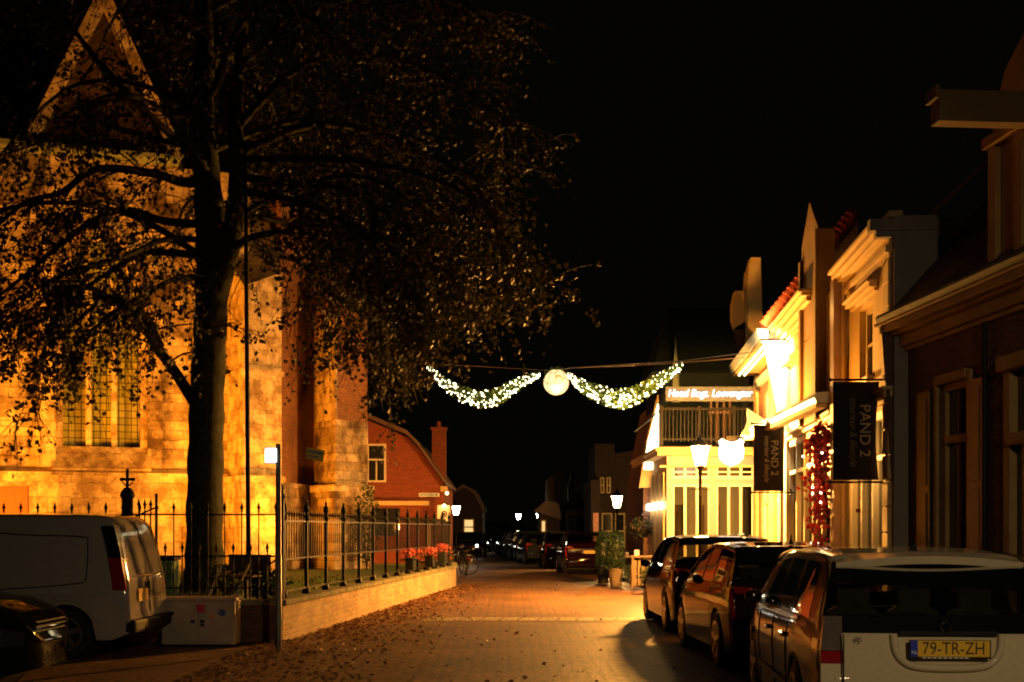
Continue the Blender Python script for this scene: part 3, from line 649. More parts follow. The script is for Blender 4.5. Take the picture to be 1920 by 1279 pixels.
c = MB(); mould(c, .95, L - .5, 5.15, [(.05, .06), (.07, .14), (.04, .18)]); mould(c, .0, L, 3.42, [(.06, .05), (.10, .12), (.05, .16)]); mould(c, .3, L - .1, 5.98, [(.08, .12), (.1, .2)], -.2); c.build('mouldings', M['cream'], t, 0, .008)
c = MB(); 
for i in range(9): c.box(.02, .38, .003, .06, .1 + i * .37, .1 + i * .37 + .345)
c.build('quoin_pilaster', M['cream'], t, 0, .01); c = MB()
for i in range(5): c.box(.02, .38, .003, .05, 3.75 + i * .34, 3.75 + i * .34 + .325)
c.build('quoin_pilaster', M['cream'], t, 0, .01)
sash(t, up[0], up[1], up[2], up[3], 'white', (2, 2), -.16)
def shopfit(t, x0, x1, z0, z1, n, lab=''):
    f = MB(); 
    for i in range(n + 1): xx = x0 + (x1 - x0) * i / n; f.box(xx - .055, xx + .055, -.14, .02, z0, z1)
    f.box(x0, x1, -.13, .015, z0, z0 + .28); f.box(x0, x1, -.13, .018, z1 - .12, z1); f.box(x0, x1, -.12, .012, z1 - .72, z1 - .64)
    wn = f.build('shop_window', M['white'], t, 0, .008)
    MB().box(x0, x1, -.9, -.86, z0, z1).build('glowing_back_wall', M['room'], wn); MB().box(x0, x1, -.075, -.07, z0, z1).build('pane', M['cglass'], wn)
    g = MB()
    for i in range(n):
        xx = x0 + (x1 - x0) * (i + .5) / n; g.box(xx - .3, xx + .3, -.8, -.5, z0 + .28, z0 + .7 + .25 * (i % 2)); g.lathe([(.07, z0 + .96), (.11, z0 + 1.15), (.05, z0 + 1.35)], (xx, -.6, 0), 8)
    g.build('display', M['ivy'], wn)
    for i in range(n): 
        xx = x0 + (x1 - x0) * (i + .5) / n; MB().ball((xx, -.45, z1 - .75), .07).build('lamp', M['roomhot'], wn)
shopfit(t, shop[0], shop[1], shop[2], shop[3], 3)

MB().tube([(L - .06, .09, 5.4), (L - .06, .09, .12)], .045, 8).build('downpipe', M['tan'], t, 50)
sl = MB().box(up[0] - .08, up[1] + .08, .003, .10, up[2] - .09, up[2] - .003); sl.build('window_sill', M['white'], t, 0, .008)
# ---- middle white house with the tall pointed gable
t, L = frame('pointed_gable_house', 'cream house with tall narrow pointed gable and lit lower cornice', 'house', (5.5, 21.32), (6.05, 28.28))
def u2(Zd): return (Zd - 21.32) / 6.96 * L
wb = MB(); shop = (u2(22.2), u2(27.6), .35, 3.5); up = (u2(24.5), u2(25.4), 4.15, 5.2)
wall_open(wb, L, 5.8, .28, [shop, up]); wb.build('wall', M['cream'], t)
c = MB(); mould(c, u2(23.9), L, 5.7, [(.06, .05), (.10, .12), (.10, .22), (.06, .32), (.06, .38)]); mould(c, u2(23.9), L, 5.1, [(.05, .06), (.10, .14)]); c.build('cornice', M['cream'], t, 0, .01)
g0, g1 = u2(22.9), u2(24.95); gm = u2(23.95)
pg = MB().prism([(g0, 3.6), (g1, 3.6), (g1, 7.1), (gm, 7.75), (g0, 7.0)][::-1], -.15, .14, 'xz'); pg.box(g0 - .02, g0 + .2, .143, .20, 3.6, 7.0); pg.box(g1 - .2, g1 + .02, .143, .20, 3.6, 6.8); pg.build('pointed_gable', M['tan'], t, 0, .01)
MB().box(.0, .35, .003, .14, .1, 5.8).build('pilaster', M['brownp'], t)  # unlit end of the facade, its shade put into the brown colour
c = MB()
for z_ in (u2(27.8),): c.box(z_ - .2, z_ + .2, .003, .09, .1, 5.6)
c.box(u2(22.0) - .15, u2(22.0) + .15, .003, .10, .1, 3.5); mould(c, u2(21.9), L, 3.52, [(.08, .08), (.06, .14)]); c.build('pilaster', M['white'], t, 0, .01)
sash(t, up[0], up[1], up[2], up[3], 'white', (2, 2), -.16)
shopfit(t, shop[0], shop[1], shop[2], shop[3], 5)
r = MB(); r.add([(0, -.3, 5.8), (L, -.3, 5.8), (L, -3.5, 8.8), (0, -3.5, 8.8)], [(0, 1, 2, 3)]); r.build('roof', M['rooftile'], t)

MB().box(up[0] - .08, up[1] + .08, .003, .10, up[2] - .09, up[2] - .003).build('window_sill', M['white'], t, 0, .008)
MB().tube([(u2(28.15), .11, 5.7), (u2(28.15), .11, .12)], .045, 8).build('downpipe', M['grey'], t, 50)
MB().lathe([(.05, 0), (.09, .05), (.09, .16), (.03, .20)], (u2(25.9), .16, 3.66), 10).build('wall_lantern', M['bulbw'], t, 40)
# ---- corner house with red tiled verge and bulb lit eaves
t, L = frame('red_tile_house', 'brick and cream corner house with red tiled verge and bulb lined eaves', 'house', (6.13, 28.3), (6.6, 34.6))
wb = MB(); wall_open(wb, L, 5.75, .3, [(.9, 2.1, 3.9, 5.1), (3.4, 4.6, 3.9, 5.1), (.9, 2.4, .4, 3.0), (3.4, 5.2, .4, 3.0)]); wb.build('wall', M['orbrick'], t)
c = MB(); c.box(.12, .55, .003, .07, .1, 5.7); c.box(2.6, 3.1, .003, .07, .1, 5.7); c.box(5.7, L, .003, .07, .1, 5.7); c.box(.55, 2.6, .003, .05, 3.1, 3.5); c.box(3.1, 5.7, .003, .05, 3.1, 3.5); c.build('pilaster', M['cream'], t, 0, .01)
for (a, b2) in ((.9, 2.1), (3.4, 4.6)): sash(t, a, b2, 3.9, 5.1, 'white', (2, 2), -.12)
for (a, b2) in ((.9, 2.4), (3.4, 5.2)): sash(t, a, b2, .4, 3.0, 'white', (2, 1), -.12, glass=M['room'], cross=2.3)
e = MB().prism([(0, 5.76), (.62, 5.76), (.62, 5.82), (0, 5.82)][::-1], 0, L, 'yz'); e.build('eaves_soffit', M['cream'], t)
MB().prism([(.45, 5.84), (.66, 5.84), (.72, 6.06), (.45, 6.06)], -.02, L + .1, 'yz').build('box_gutter', M['gutterp'], t, 0, .015)
MB().prism([(.004, 5.35), (.10, 5.35), (.16, 5.5), (.004, 5.5)], 1.0, L - .8, 'yz').build('moulding', M['gutterp'], t)
br = [(.55, 5.84), (-1.5, 8.7)]
r = MB()
for i in range(24):          # pantile courses with a stepped verge
    f0, f1 = i / 24, (i + 1) / 24; y0, z0 = br[0][0] + (br[1][0] - br[0][0]) * f0, 6.08 + (br[1][1] - 6.08) * f0; y1, z1 = br[0][0] + (br[1][0] - br[0][0]) * f1, 6.08 + (br[1][1] - 6.08) * f1
    for k in range(1): r.add([(0, y0 + .04, z0 + .06), (L, y0 + .04, z0 + .06), (L, y1, z1), (0, y1, z1), (0, y0 + .04, z0), (L, y0 + .04, z0)], [(0, 1, 2, 3), (4, 5, 1, 0), (4, 0, 3)])
roof = r.build('roof', M['redtile'], t)
r = MB()
for i in range(23):
    f = (i + .5) / 24; y, z = br[0][0] + (br[1][0] - br[0][0]) * f, 6.08 + (br[1][1] - 6.08) * f; dy, dz = (br[1][0] - br[0][0]) / 24, (br[1][1] - 6.08) / 24
    r.tube([(-.02, y - dy * .6, z + .04 - dz * .6), (-.02, y + dy * .62, z + .04 + dz * .62)], [.14, .10], 9)
r.build('verge_tile', M['redtile'], roof, 50)
MB().prism([(0, 5.8), (-1.5, 5.8), (-1.5, 8.62), (.5, 5.85)], .02, .25, 'yz').build('gable_wall', M['darkbrick'], t)
bl = MB()
for i in range(26):
    for y in (.50, .36):
        bl.lathe([(.004, 5.70), (.028, 5.722), (.028, 5.738), (.004, 5.756)], (.35 + i * .22, y, 0), 5)
bl.build('eaves_bulbs', M['bulbw'], t)
fx = MB().box(-.06, .02, .35, .55, 5.62, 5.80); fx.build('flood_housing', M['white'], t)
p = Vector((5.55, 28.1, 0))
t = thing('white_banner_cloth', 'tall white cloth banner glaring white in the flood light below the eaves', 'banner', (5.62, 27.92, 0))
b = MB(); n = 14
for i in range(n + 1):
    f = i / n; z = 5.72 - f * 2.35; xl = -.16 + .14 * f + .22 * min(1, f * 1.5) ** .7 ; xr = .36
    w = .03 * math.sin(f * 6)
    b.v += [(xl, w, z), ((xl + xr) / 2, w - .03, z), (xr, w, z), (xl, w + .02, z), ((xl + xr) / 2, w, z), (xr, w + .02, z)]
    if i:
        a = (i - 1) * 6; c_ = i * 6
        b.f += [(a, c_, c_ + 1, a + 1), (a + 1, c_ + 1, c_ + 2, a + 2), (a + 3, a + 4, c_ + 4, c_ + 3), (a + 4, a + 5, c_ + 5, c_ + 4), (a, a + 3, c_ + 3, c_), (a + 2, c_ + 2, c_ + 5, a + 5)]
b.n = len(b.v); b.build('cloth', M['whitep'], t, 60)
MB().tube([(-.2, .0, 5.74), (.42, 0, 5.74)], .02, 6).build('rod', M['iron'], t)

# ---- folding awning cassette with lit top
t, L = frame('folded_awning', 'long pale folded awning cassette slanting above the shop windows', 'awning', (5.33, 21.9), (5.55, 29.9), 3.86)
MB().prism([(-.12, -.08), (.12, -.08), (.16, .02), (.10, .10), (-.12, .12)][::1], 0, L, 'yz').build('cassette', M['gutterp'], t, 0, .012)
MB().box(0, L, -.06, .13, -.16, -.09).build('valance_bar', M['cream'], t)
for x in (.3, L * .5, L - .4): MB().tube([(x, -.1, 0), (x, -.42 if x < 3 else -.6, .1)], .025, 6).build('bracket', M['iron'], t)
# angular pale hood at the far end
t = thing('canvas_hood', 'angular pale stone coloured hood beside the far banner', 'hood', tuple(P(1418, 790, 29.0)))
MB().add([(-.33, 0, -.3), (-.18, .0, .02), (-.22, 0, .30), (.30, 0, -.02), (.36, 0, -.24), (-.05, 0, -.34), (-.25, .6, -.3), (-.1, .6, .02), (-.1, .6, .3), (.35, .6, .0), (.4, .6, -.24), (.0, .6, -.34)],
         [(0, 5, 4, 3, 1), (1, 3, 2), (2, 3, 9, 8), (3, 4, 10, 9), (4, 5, 11, 10), (5, 0, 6, 11), (0, 1, 7, 6), (1, 2, 8, 7), (6, 7, 8, 9, 10, 11)]).build('hood', M['cream'], t)
# ---- the two charcoal banners
def banner(px0, px1, py0, py1, Zd, label, m1, m2, curl):
    x0, x1 = ray(px0, Zd), ray(px1, Zd); z0, z1 = hz(py1, Zd), hz(py0, Zd); W, H = x1 - x0, z1 - z0
    t = thing('shop_banner', label, 'banner', (x1, Zd, z1), 0, 'charcoal shop banners on wall brackets')
    b = MB(); nx, nz = 6, 14
    for j in range(nz + 1):
        for i in range(nx + 1):
            fx, fz = i / nx, j / nz; x = -W + W * fx; 
            if fx == 1: x += -curl * math.sin(fz * 3.14) * .12
            b.v.append((x, .02 * math.sin(fz * 5 + fx * 4) * fx, -H * fz))
    for j in range(nz):
        for i in range(nx): a = j * (nx + 1) + i; b.f.append((a, a + nx + 1, a + nx + 2, a + 1))
    b.n = len(b.v); o = b.build('cloth', M['banner'], t, 60); so = o.modifiers.new('s', 'SOLIDIFY'); so.thickness = .006
    for zz, ex in ((.03, .22), (-H - .03, .22)):
        MB().tube([(-W - .03, 0, zz), (ex, 0, zz)], .016, 8).ball((-W - .04, 0, zz), .028).ball((ex * .62, 0, zz + .05), .03).ball((ex * .62, 0, zz - .05), .03).build('bracket_rod', M['iron'], t, 40)
    text('shop_name', 'PAND 2', m1, t, (-W * .33, -.045, -H * .50), (R(90), R(90), 0), H * .155, .002)
    text('tag_line', 'interieur & lifestyle', m2, t, (-W * .58, -.045, -H * .51), (R(90), R(90), 0), H * .105, .001, shear=.35, sx=.86)
banner(1562, 1648, 716, 900, 18.6, 'near charcoal PAND 2 banner on a bracket at the white house corner', M['bprint'], M['bprint2'], .35)
banner(1413, 1470, 797, 921, 27.0, 'smaller far charcoal PAND 2 banner below the folded awning', M['bprint'], M['bprint'], 0)
# ---- red creeper on a stem by the shop front
t = thing('red_creeper', 'red leaved climbing plant with fairy lights between the two banners', 'plant', (5.30, 21.9, .1))
b = MB(); b.tube([(.12, 0, 0), (.10, 0, .8), (.14, .05, 1.6), (.02, 0, 2.3), (-.06, .02, 2.9), (0, 0, 3.2)], [.05, .045, .04, .03, .02, .01], 6)
for i in range(22):
    z = random.uniform(.8, 3.0); a = random.uniform(0, 6.28); l = random.uniform(.2, .45)
    b.tube([(.06, 0, z), (.06 + l * .6 * math.cos(a), l * .6 * math.sin(a), z + .05), (.06 + l * math.cos(a), l * math.sin(a), z - .1)], [.012, .008, .003], 4)
b.build('stem', M['twig'], t)
b = MB()
for i in range(720):
    f = random.random(); z = 1.25 + 2.05 * f ** .65; rr = .10 + .30 * max(0, math.sin(max(0, (z - 1.1) / 2.3) * 3.0)) * (.7 + .3 * math.sin(z * 9)) 
    a = random.uniform(0, 6.28); q = rr * random.random() ** .5; b.leaf((.0 + q * math.cos(a), q * math.sin(a), z + random.gauss(0, .05)), random.uniform(.07, .13))
for i in range(60): b.leaf((random.uniform(.3, .95), random.uniform(-1.6, -.2), random.uniform(1.75, 2.1)), .11)
b.build('leaves', M['ivy'], t)
for i in range(8): z = random.uniform(1.9, 3.1); a = random.uniform(2.6, 5.2); MB().ball((.35 * math.cos(a) * .9, .34 * math.sin(a), z), .017, 6, 4).build('fairy_light', M['bulb'], t)

# ---- hotel with verandah, balcony, neon board
HZ = 35.0
X = lambda px: ray(px, HZ)
t = thing('hotel', 'white timber hotel verandah with railed balcony below a dark slate upper floor', 'hotel', (X(1250), HZ, 0))
x0 = X(1250); XX = lambda px: X(px) - x0; zz = lambda py: hz(py, HZ)
Wd = XX(1425); 
wb = MB(); ops = [(XX(1262), XX(1330), .45, 1.0 + 1.45), (XX(1262), XX(1330), 2.62, 3.12), (XX(1342), XX(1412), .45, 2.45), (XX(1342), XX(1412), 2.62, 3.12)]
ops = [(XX(1262), XX(1330), .35, zz(908)), (XX(1262), XX(1330), zz(898) + .0, zz(872)), (XX(1344), XX(1412), .35, zz(908)), (XX(1344), XX(1412), zz(898), zz(872))]
# front (facing the camera) : build with y flipped so that the front plane is y=0 and body goes +y
tmp = MB(); wall_open(tmp, Wd, 3.75, .12, ops); tmp.v = [(x, -y, z) for x, y, z in tmp.v]; tmp.f = [f[::-1] for f in tmp.f]; tmp.build('front_wall', M['hotelp'], t)
side = MB().box(-.0, .12, .125, 7, 0, 3.75).build('side_wall', M['ochre'], t)
pl = MB()
for i in range(6): pl.box(-.05, -.003, .4 + i * 1.1, .4 + i * 1.1 + .42, .1, 3.2)
pl.build('side_boards', M['ochre'], t)
rl = MB(); rl.box(-.16, -.06, .2, 6, 2.18, 2.36); rl.build('light_row', M['neonrow'], t)
for nm, (a, b2, c_, d_) in zip(('w',) * 4, ops):
    f = MB(); nb = 3; 
    for i in range(nb + 1): xx = a + (b2 - a) * i / nb; f.box(xx - .035, xx + .035, .02, .08, c_, d_)
    f.box(a, b2, .022, .078, c_, c_ + .08); f.box(a, b2, .022, .078, d_ - .06, d_)
    if c_ > 2: f.box(a, b2, .024, .076, (c_ + d_) / 2 - .02, (c_ + d_) / 2 + .02)
    wn = f.build('window', M['white'], t); MB().box(a, b2, .045, .05, c_, d_).build('pane', M['cglass'], wn)
MB().box(.2, Wd, 2.6, 2.64, .1, 3.6).build('glowing_room_wall', M['room'], t)
bb = MB().box(XX(1268), XX(1290), .9, .95, .35, 2.3); bb.box(XX(1318), XX(1330), .9, .95, .35, 2.3); bb.box(XX(1346), XX(1358), .8, .85, .35, 2.3); bb.build('dark_curtain', M['brownp'], t)
for px, py, rr in ((1381, 1012, .16), (1404, 1008, .13), (1352, 1000, .07)):
    MB().ball((XX(px), 1.2, zz(py)), rr).build('room_lamp', M['roomhot'], t, 60)
c = MB(); c.box(-.28, Wd, -.25, -.003, 3.62, 3.74); c.box(-.34, Wd, -.33, -.003, 3.742, 3.84); c.box(-.28, -.003, -.0, 7, 3.62, 3.74); c.box(-.34, -.003, -.0, 7, 3.742, 3.84); c.box(-.2, Wd, -.1, -.003, 3.3, 3.36); c.build('cornice', M['cream'], t, 0, .01)
MB().box(-.2, Wd, -.2, 7, 3.845, 3.9).build('flat_roof', M['slate'], t)
b = MB(); rw = XX(1240)
b.box(rw, Wd, -.12, -.08, 4.86, 4.93); b.box(rw, Wd, -.12, -.08, 4.05, 4.09)
for i in range(27): xx = rw + (Wd - rw) * i / 26; b.box(xx - .012, xx + .012, -.11, -.09, 4.0, 4.9)
for px in (1240, 1310, 1375): b.box(XX(px) - .04, XX(px) + .04, -.14, -.06, 3.9, 4.98)
b.tube([(rw, -.1, 4.9), (rw - .15, 2, 4.75), (rw - .15, 6, 4.75)], .025, 5); b.build('balcony_railing', M['black'], t)
# dark upper floor
u = MB().box(XX(1262), Wd, 2.6, 7, 3.9, 6.2); u.add([(XX(1240), 2.2, 6.2), (Wd, 2.2, 6.2), (Wd, 5.5, 8.6), (XX(1300), 5.5, 8.6), (XX(1240), 7, 6.2), (Wd, 7, 6.2)], [(0, 1, 2, 3), (0, 3, 4), (3, 2, 5, 4), (0, 4, 5, 1)]); u.build('upper_floor', M['slate'], t)
d = MB(); 
for px in (1360, 1372, 1386, 1398): d.box(XX(px) - .03, XX(px) + .03, 2.5, 2.59, 3.95, 5.8)
d.box(XX(1356), XX(1402), 2.52, 2.58, 5.0, 5.08); d.build('door_frame', M['brownp'], t)
MB().lathe([(.12, 5.3), (.10, 6.3), (.05, 6.6), (.004, 7.2)], (XX(1286), 2.2, 0), 8).build('finial', M['lead'], t)
# neon board
p = P(1330, 739, 33.2); w2 = (ray(1413, 33.2) - ray(1248, 33.2)) / 2
t = thing('hotel_sign', 'long board with glowing white hotel lettering above the balcony', 'sign', (p.x, 33.2, p.z))
MB().box(-w2, w2, -.04, .04, -.19, .19).build('board', mat('sign_board_paint', (.055, .062, .05), .6), t, 0, .006)
text('lettering', 'Hotel Bogt. Loevengter', M['neon'], t, (.0, -.075, .01), (R(90), 0, 0), .275, .025, shear=.25, sx=.83)
for s in (-1, 1): MB().box(s * w2 * .8 - .02, s * w2 * .8 + .02, .045, 1.9, -.02, .02).build('bracket', M['iron'], t)
# shield lamp
p = P(1371, 848, 31.0)
t = thing('shield_sign', 'blank white glowing shield shaped sign hanging beside the street lantern', 'sign', tuple(p))
k = .30 / 23
out = [(-17, 25), (-12, 21), (-6, 19), (6, 19), (12, 21), (17, 25), (23, 20), (20, 13), (23, 4), (21, -12), (13, -20), (0, -26), (-13, -20), (-21, -12), (-23, 4), (-20, 13), (-23, 20)]
MB().prism([(x * k, y * k) for x, y in out], -.06, .06, 'xz').build('face', M['shield'], t)
MB().box(-.12, .12, -.03, .03, 22 * k, 30 * k).build('cap', M['iron'], t); MB().tube([(0, 0, 29 * k), (.5, 0, 29 * k), (1.1, .6, 29 * k)], .02, 6).build('bracket', M['iron'], t)
# gable of the house behind the hotel with a barge board that glows itself
GZ = 38.5
t = thing('barge_board_house', 'dark gabled house with a glaring self-glowing barge board beside the hotel', 'house', (ray(1238, GZ), GZ, 0))
gx = lambda px: ray(px, GZ) - ray(1238, GZ); gz = lambda py: hz(py, GZ)
MB().prism([(gx(1208), 0), (gx(1330), 0), (gx(1330), gz(860)), (gx(1290), gz(800)), (gx(1238), gz(745)), (gx(1208), gz(905))], .25, 6, 'xz').build('wall', M['darkbrick'], t)
bo = MB()
def slope(b, pts, wpx, y0, y1):
    for i in range(len(pts) - 1):
        (xa, ya), (xb, yb) = pts[i], pts[i + 1]
        b.add([(gx(xa), y, gz(ya)) for y in (y0, y1)] + [(gx(xb), y, gz(yb)) for y in (y0, y1)] + [(gx(xb + wpx[i + 1]), y, gz(yb)) for y in (y0, y1)] + [(gx(xa + wpx[i]), y, gz(ya)) for y in (y0, y1)],
              [(0, 2, 3, 1), (2, 4, 5, 3), (4, 6, 7, 5), (6, 0, 1, 7), (0, 6, 4, 2), (1, 3, 5, 7)])
slope(bo, [(1233, 758), (1214, 830), (1205, 880)], [6, 22, 20], .0, .2); bo.build('glowing_barge_board', M['bargeglow'], t)
bo = MB(); slope(bo, [(1204.6, 881), (1202, 914)], [20, 19], -.0, .2); slope(bo, [(1233, 741), (1211, 828), (1198, 915)], [4.5, 3.3, 3.3], -.06, .22); slope(bo, [(1233, 741), (1290, 800)], [5, 5], -.06, .22); bo.build('barge_board', M['cream'], t)
# tall pale gable tops behind the red tiles
def gabletop(px, Zd, pts, label, m='cream'):
    t = thing('gable_parapet', label, 'gable', (ray(px, Zd), Zd, 0), 0, 'pale gable tops over the hotel roof')
    MB().prism([(ray(a, Zd) - ray(px, Zd), hz(b_, Zd)) for a, b_ in pts], 0, .5, 'xz').build('parapet', M[m], t, 0, .02)
    lo = min(hz(b_, Zd) for a, b_ in pts); xs = [ray(a, Zd) - ray(px, Zd) for a, b_ in pts]
    MB().box(min(xs) + .05, max(xs) - .05, .02, 4, 0, lo).build('wall', M['darkbrick'], t)
gabletop(1412, 41, [(1404, 700), (1434, 700), (1429, 560), (1427, 482), (1408, 482), (1406, 492), (1404, 498), (1402, 560)], 'tallest pale gable top above the red tiled roof')
gabletop(1385, 43, [(1373, 618), (1402, 600), (1405, 500), (1400, 508), (1397, 562), (1396, 545), (1379, 545), (1374, 568)], 'lower sloping pale gable top left of the tallest one')
# ================================================================ distant street
def farhouse(name, label, Zd, pts, m, wins=(), roof=None, depth=6, lit=()):
    px0 = sum(a for a, b_ in pts) / len(pts)
    t = thing(name, label, 'house', (ray(px0, Zd), Zd, 0)); fx = lambda px: ray(px, Zd) - ray(px0, Zd)
    def cc(p):
        a = sum(p[i][0] * p[(i + 1) % len(p)][1] - p[(i + 1) % len(p)][0] * p[i][1] for i in range(len(p))); return p if a > 0 else p[::-1]
    MB().prism(cc([(fx(a), (0 if b_ > 1030 else hz(b_, Zd))) for a, b_ in pts]), 0, depth, 'xz').build('wall', M[m], t)
    if roof: MB().prism(cc([(fx(a), hz(b_, Zd)) for a, b_ in roof]), -.35, depth + .3, 'xz').build('roof', M['rooftile'], t)
    for (a, b_, c_, d_, mm) in wins:
        f = MB(); x0, x1, z0, z1 = fx(a), fx(b_), hz(d_, Zd), hz(c_, Zd); w = .07
        f.box(x0, x0 + w, -.06, -.003, z0, z1); f.box(x1 - w, x1, -.06, -.003, z0, z1); f.box(x0 + w, x1 - w, -.06, -.003, z0, z0 + w); f.box(x0 + w, x1 - w, -.06, -.003, z1 - w, z1); f.box(x0 + w, x1 - w, -.05, -.003, (z0 + z1) / 2 - w / 2, (z0 + z1) / 2 + w / 2)
        wn = f.build('window', M['cream'], t); MB().box(x0 + w, x1 - w, -.03, -.004, z0 + w, z1 - w).build('pane', M[mm], wn)
    return t, fx
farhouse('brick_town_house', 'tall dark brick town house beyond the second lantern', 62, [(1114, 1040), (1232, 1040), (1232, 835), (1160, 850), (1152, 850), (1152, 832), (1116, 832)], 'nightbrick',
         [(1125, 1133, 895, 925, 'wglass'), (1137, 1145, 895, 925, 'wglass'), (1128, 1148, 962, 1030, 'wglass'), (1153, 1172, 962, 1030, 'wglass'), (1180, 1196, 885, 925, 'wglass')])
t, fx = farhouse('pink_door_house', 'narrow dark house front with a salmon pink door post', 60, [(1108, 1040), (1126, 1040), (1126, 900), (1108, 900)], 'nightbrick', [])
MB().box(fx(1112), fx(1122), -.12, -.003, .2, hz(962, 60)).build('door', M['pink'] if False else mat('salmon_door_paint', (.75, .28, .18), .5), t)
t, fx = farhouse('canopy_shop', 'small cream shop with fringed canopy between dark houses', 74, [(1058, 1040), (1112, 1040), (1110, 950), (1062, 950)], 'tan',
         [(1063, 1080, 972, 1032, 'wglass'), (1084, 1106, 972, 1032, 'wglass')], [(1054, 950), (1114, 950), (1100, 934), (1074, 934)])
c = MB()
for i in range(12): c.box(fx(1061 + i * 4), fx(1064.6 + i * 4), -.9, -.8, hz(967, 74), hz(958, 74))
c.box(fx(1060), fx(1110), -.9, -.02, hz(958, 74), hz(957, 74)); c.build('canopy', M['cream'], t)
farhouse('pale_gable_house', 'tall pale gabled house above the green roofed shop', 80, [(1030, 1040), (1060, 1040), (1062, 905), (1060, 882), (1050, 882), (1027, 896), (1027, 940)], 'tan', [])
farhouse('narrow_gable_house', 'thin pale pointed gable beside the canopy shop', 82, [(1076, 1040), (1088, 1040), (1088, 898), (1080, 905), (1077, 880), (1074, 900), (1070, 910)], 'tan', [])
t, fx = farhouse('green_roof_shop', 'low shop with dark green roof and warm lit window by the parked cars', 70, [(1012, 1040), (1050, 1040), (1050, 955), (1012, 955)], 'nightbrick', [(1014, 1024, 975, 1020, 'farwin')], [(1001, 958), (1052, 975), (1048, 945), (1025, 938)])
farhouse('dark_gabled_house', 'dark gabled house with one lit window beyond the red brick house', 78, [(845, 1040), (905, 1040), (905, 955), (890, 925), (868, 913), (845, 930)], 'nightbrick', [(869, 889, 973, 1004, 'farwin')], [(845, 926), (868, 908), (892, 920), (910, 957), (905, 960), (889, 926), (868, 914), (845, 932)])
p = P(889, 921, 77)
t = thing('far_hedge', 'low dark hedge across the end of the street', 'hedge', (-2, 150, 0))
hb = MB()
for i in range(1400): hb.leaf((random.uniform(-14, 16), random.uniform(-1, 1), random.uniform(0, 2.4)), .5)
hb.build('leaves', M['green'], t)

# ================================================================ tree
def catmull(pts, n=6):
    out = []; P4 = [pts[0]] + list(pts) + [pts[-1]]
    for i in range(1, len(P4) - 2):
        a, b_, c_, d_ = (np.array(q, float) for q in P4[i - 1:i + 3])
        for k in range(n):
            t_ = k / n; out.append(.5 * ((2 * b_) + (-a + c_) * t_ + (2 * a - 5 * b_ + 4 * c_ - d_) * t_ ** 2 + (-a + 3 * b_ - 3 * c_ + d_) * t_ ** 3))
    out.append(np.array(pts[-1], float)); return out
rng = random.Random(11)
TB = Vector((ray(383, 24), 24, YZ))
def tp(px, py, Zd): q = P(px, py, Zd); return (q.x - TB.x, q.y - TB.y, q.z - YZ)
tree = thing('lime_tree', 'big old tree with drooping branches and sparse yellow leaves before the church', 'tree', tuple(TB))
trunk = MB()
tk = [(0, 0, -.05), (0, 0, .25), tp(383, 1040, 24), tp(385, 900, 24), tp(388, 760, 24), tp(394, 620, 24), tp(398, 500, 24), tp(392, 380, 24), tp(380, 230, 24.1), tp(384, 100, 24.2), tp(380, -60, 24.3), tp(390, -260, 24.4)]
tr = [.54, .41, .35, .335, .32, .305, .31, .27, .22, .18, .14, .07]
tc_ = catmull(tk, 6); trr = list(np.interp(np.linspace(0, len(tk) - 1, len(tc_)), range(len(tk)), tr))
trr = [r_ * (1 + .05 * math.sin(i * 1.7)) for i, r_ in enumerate(trr)]
trunk.tube(tc_, trr, 18)
f2 = catmull([tp(402, 560, 24), tp(420, 500, 23.9), tp(437, 430, 23.8), tp(445, 330, 23.7), tp(440, 200, 23.7), tp(455, 60, 23.6), tp(470, -160, 23.5)], 5)
trunk.tube(f2, list(np.interp(np.linspace(0, 6, len(f2)), range(7), [.25, .22, .19, .16, .13, .1, .05])), 12)
trunk.build('trunk', M['bark'], tree, 50)
limbs = MB(); twigs = MB(); leaves = MB()
def twig(p, d, L, nleaf, lsz=(.065, .13)):
    pts = [np.array(p, float)]; d = np.array(d, float); d /= np.linalg.norm(d) + 1e-9; n = 4
    for i in range(n):
        d = d + np.array([rng.gauss(0, .22), rng.gauss(0, .22), rng.gauss(-.22, .18)]); d /= np.linalg.norm(d); pts.append(pts[-1] + d * L / n)
    twigs.tube(pts, [.010, .008, .006, .0045, .003], 3, False)
    for k in range(nleaf):
        q = rng.uniform(.25, 1) * n; i = min(n - 1, int(q)); c_ = pts[i] + (pts[i + 1] - pts[i]) * (q - i) + np.array([rng.gauss(0, .05), rng.gauss(0, .05), rng.gauss(-.03, .04)])
        leaves.leaf(c_, rng.uniform(*lsz))
def branch(p, d, L, r, ntw, droop=.10):
    pts = [np.array(p, float)]; d = np.array(d, float); d /= np.linalg.norm(d); n = 6
    for i in range(n):
        d = d + np.array([rng.gauss(0, .17), rng.gauss(0, .17), rng.gauss(-droop, .12)]); d /= np.linalg.norm(d); pts.append(pts[-1] + d * L / n)
    if pts[-1][2] < 1.6: return
    twigs.tube(pts, [r * (1 - .13 * i) for i in range(n + 1)], 5, False)
    for k in range(ntw):
        q = rng.uniform(.15, 1) * n; i = min(n - 1, int(q)); c_ = pts[i] + (pts[i + 1] - pts[i]) * (q - i)
        dd = (pts[i + 1] - pts[i]); dd = dd / np.linalg.norm(dd) + np.array([rng.gauss(0, .6), rng.gauss(0, .6), rng.gauss(-.15, .5)])
        twig(c_, dd, rng.uniform(.45, 1.1), rng.choice((3, 5, 7, 9)))
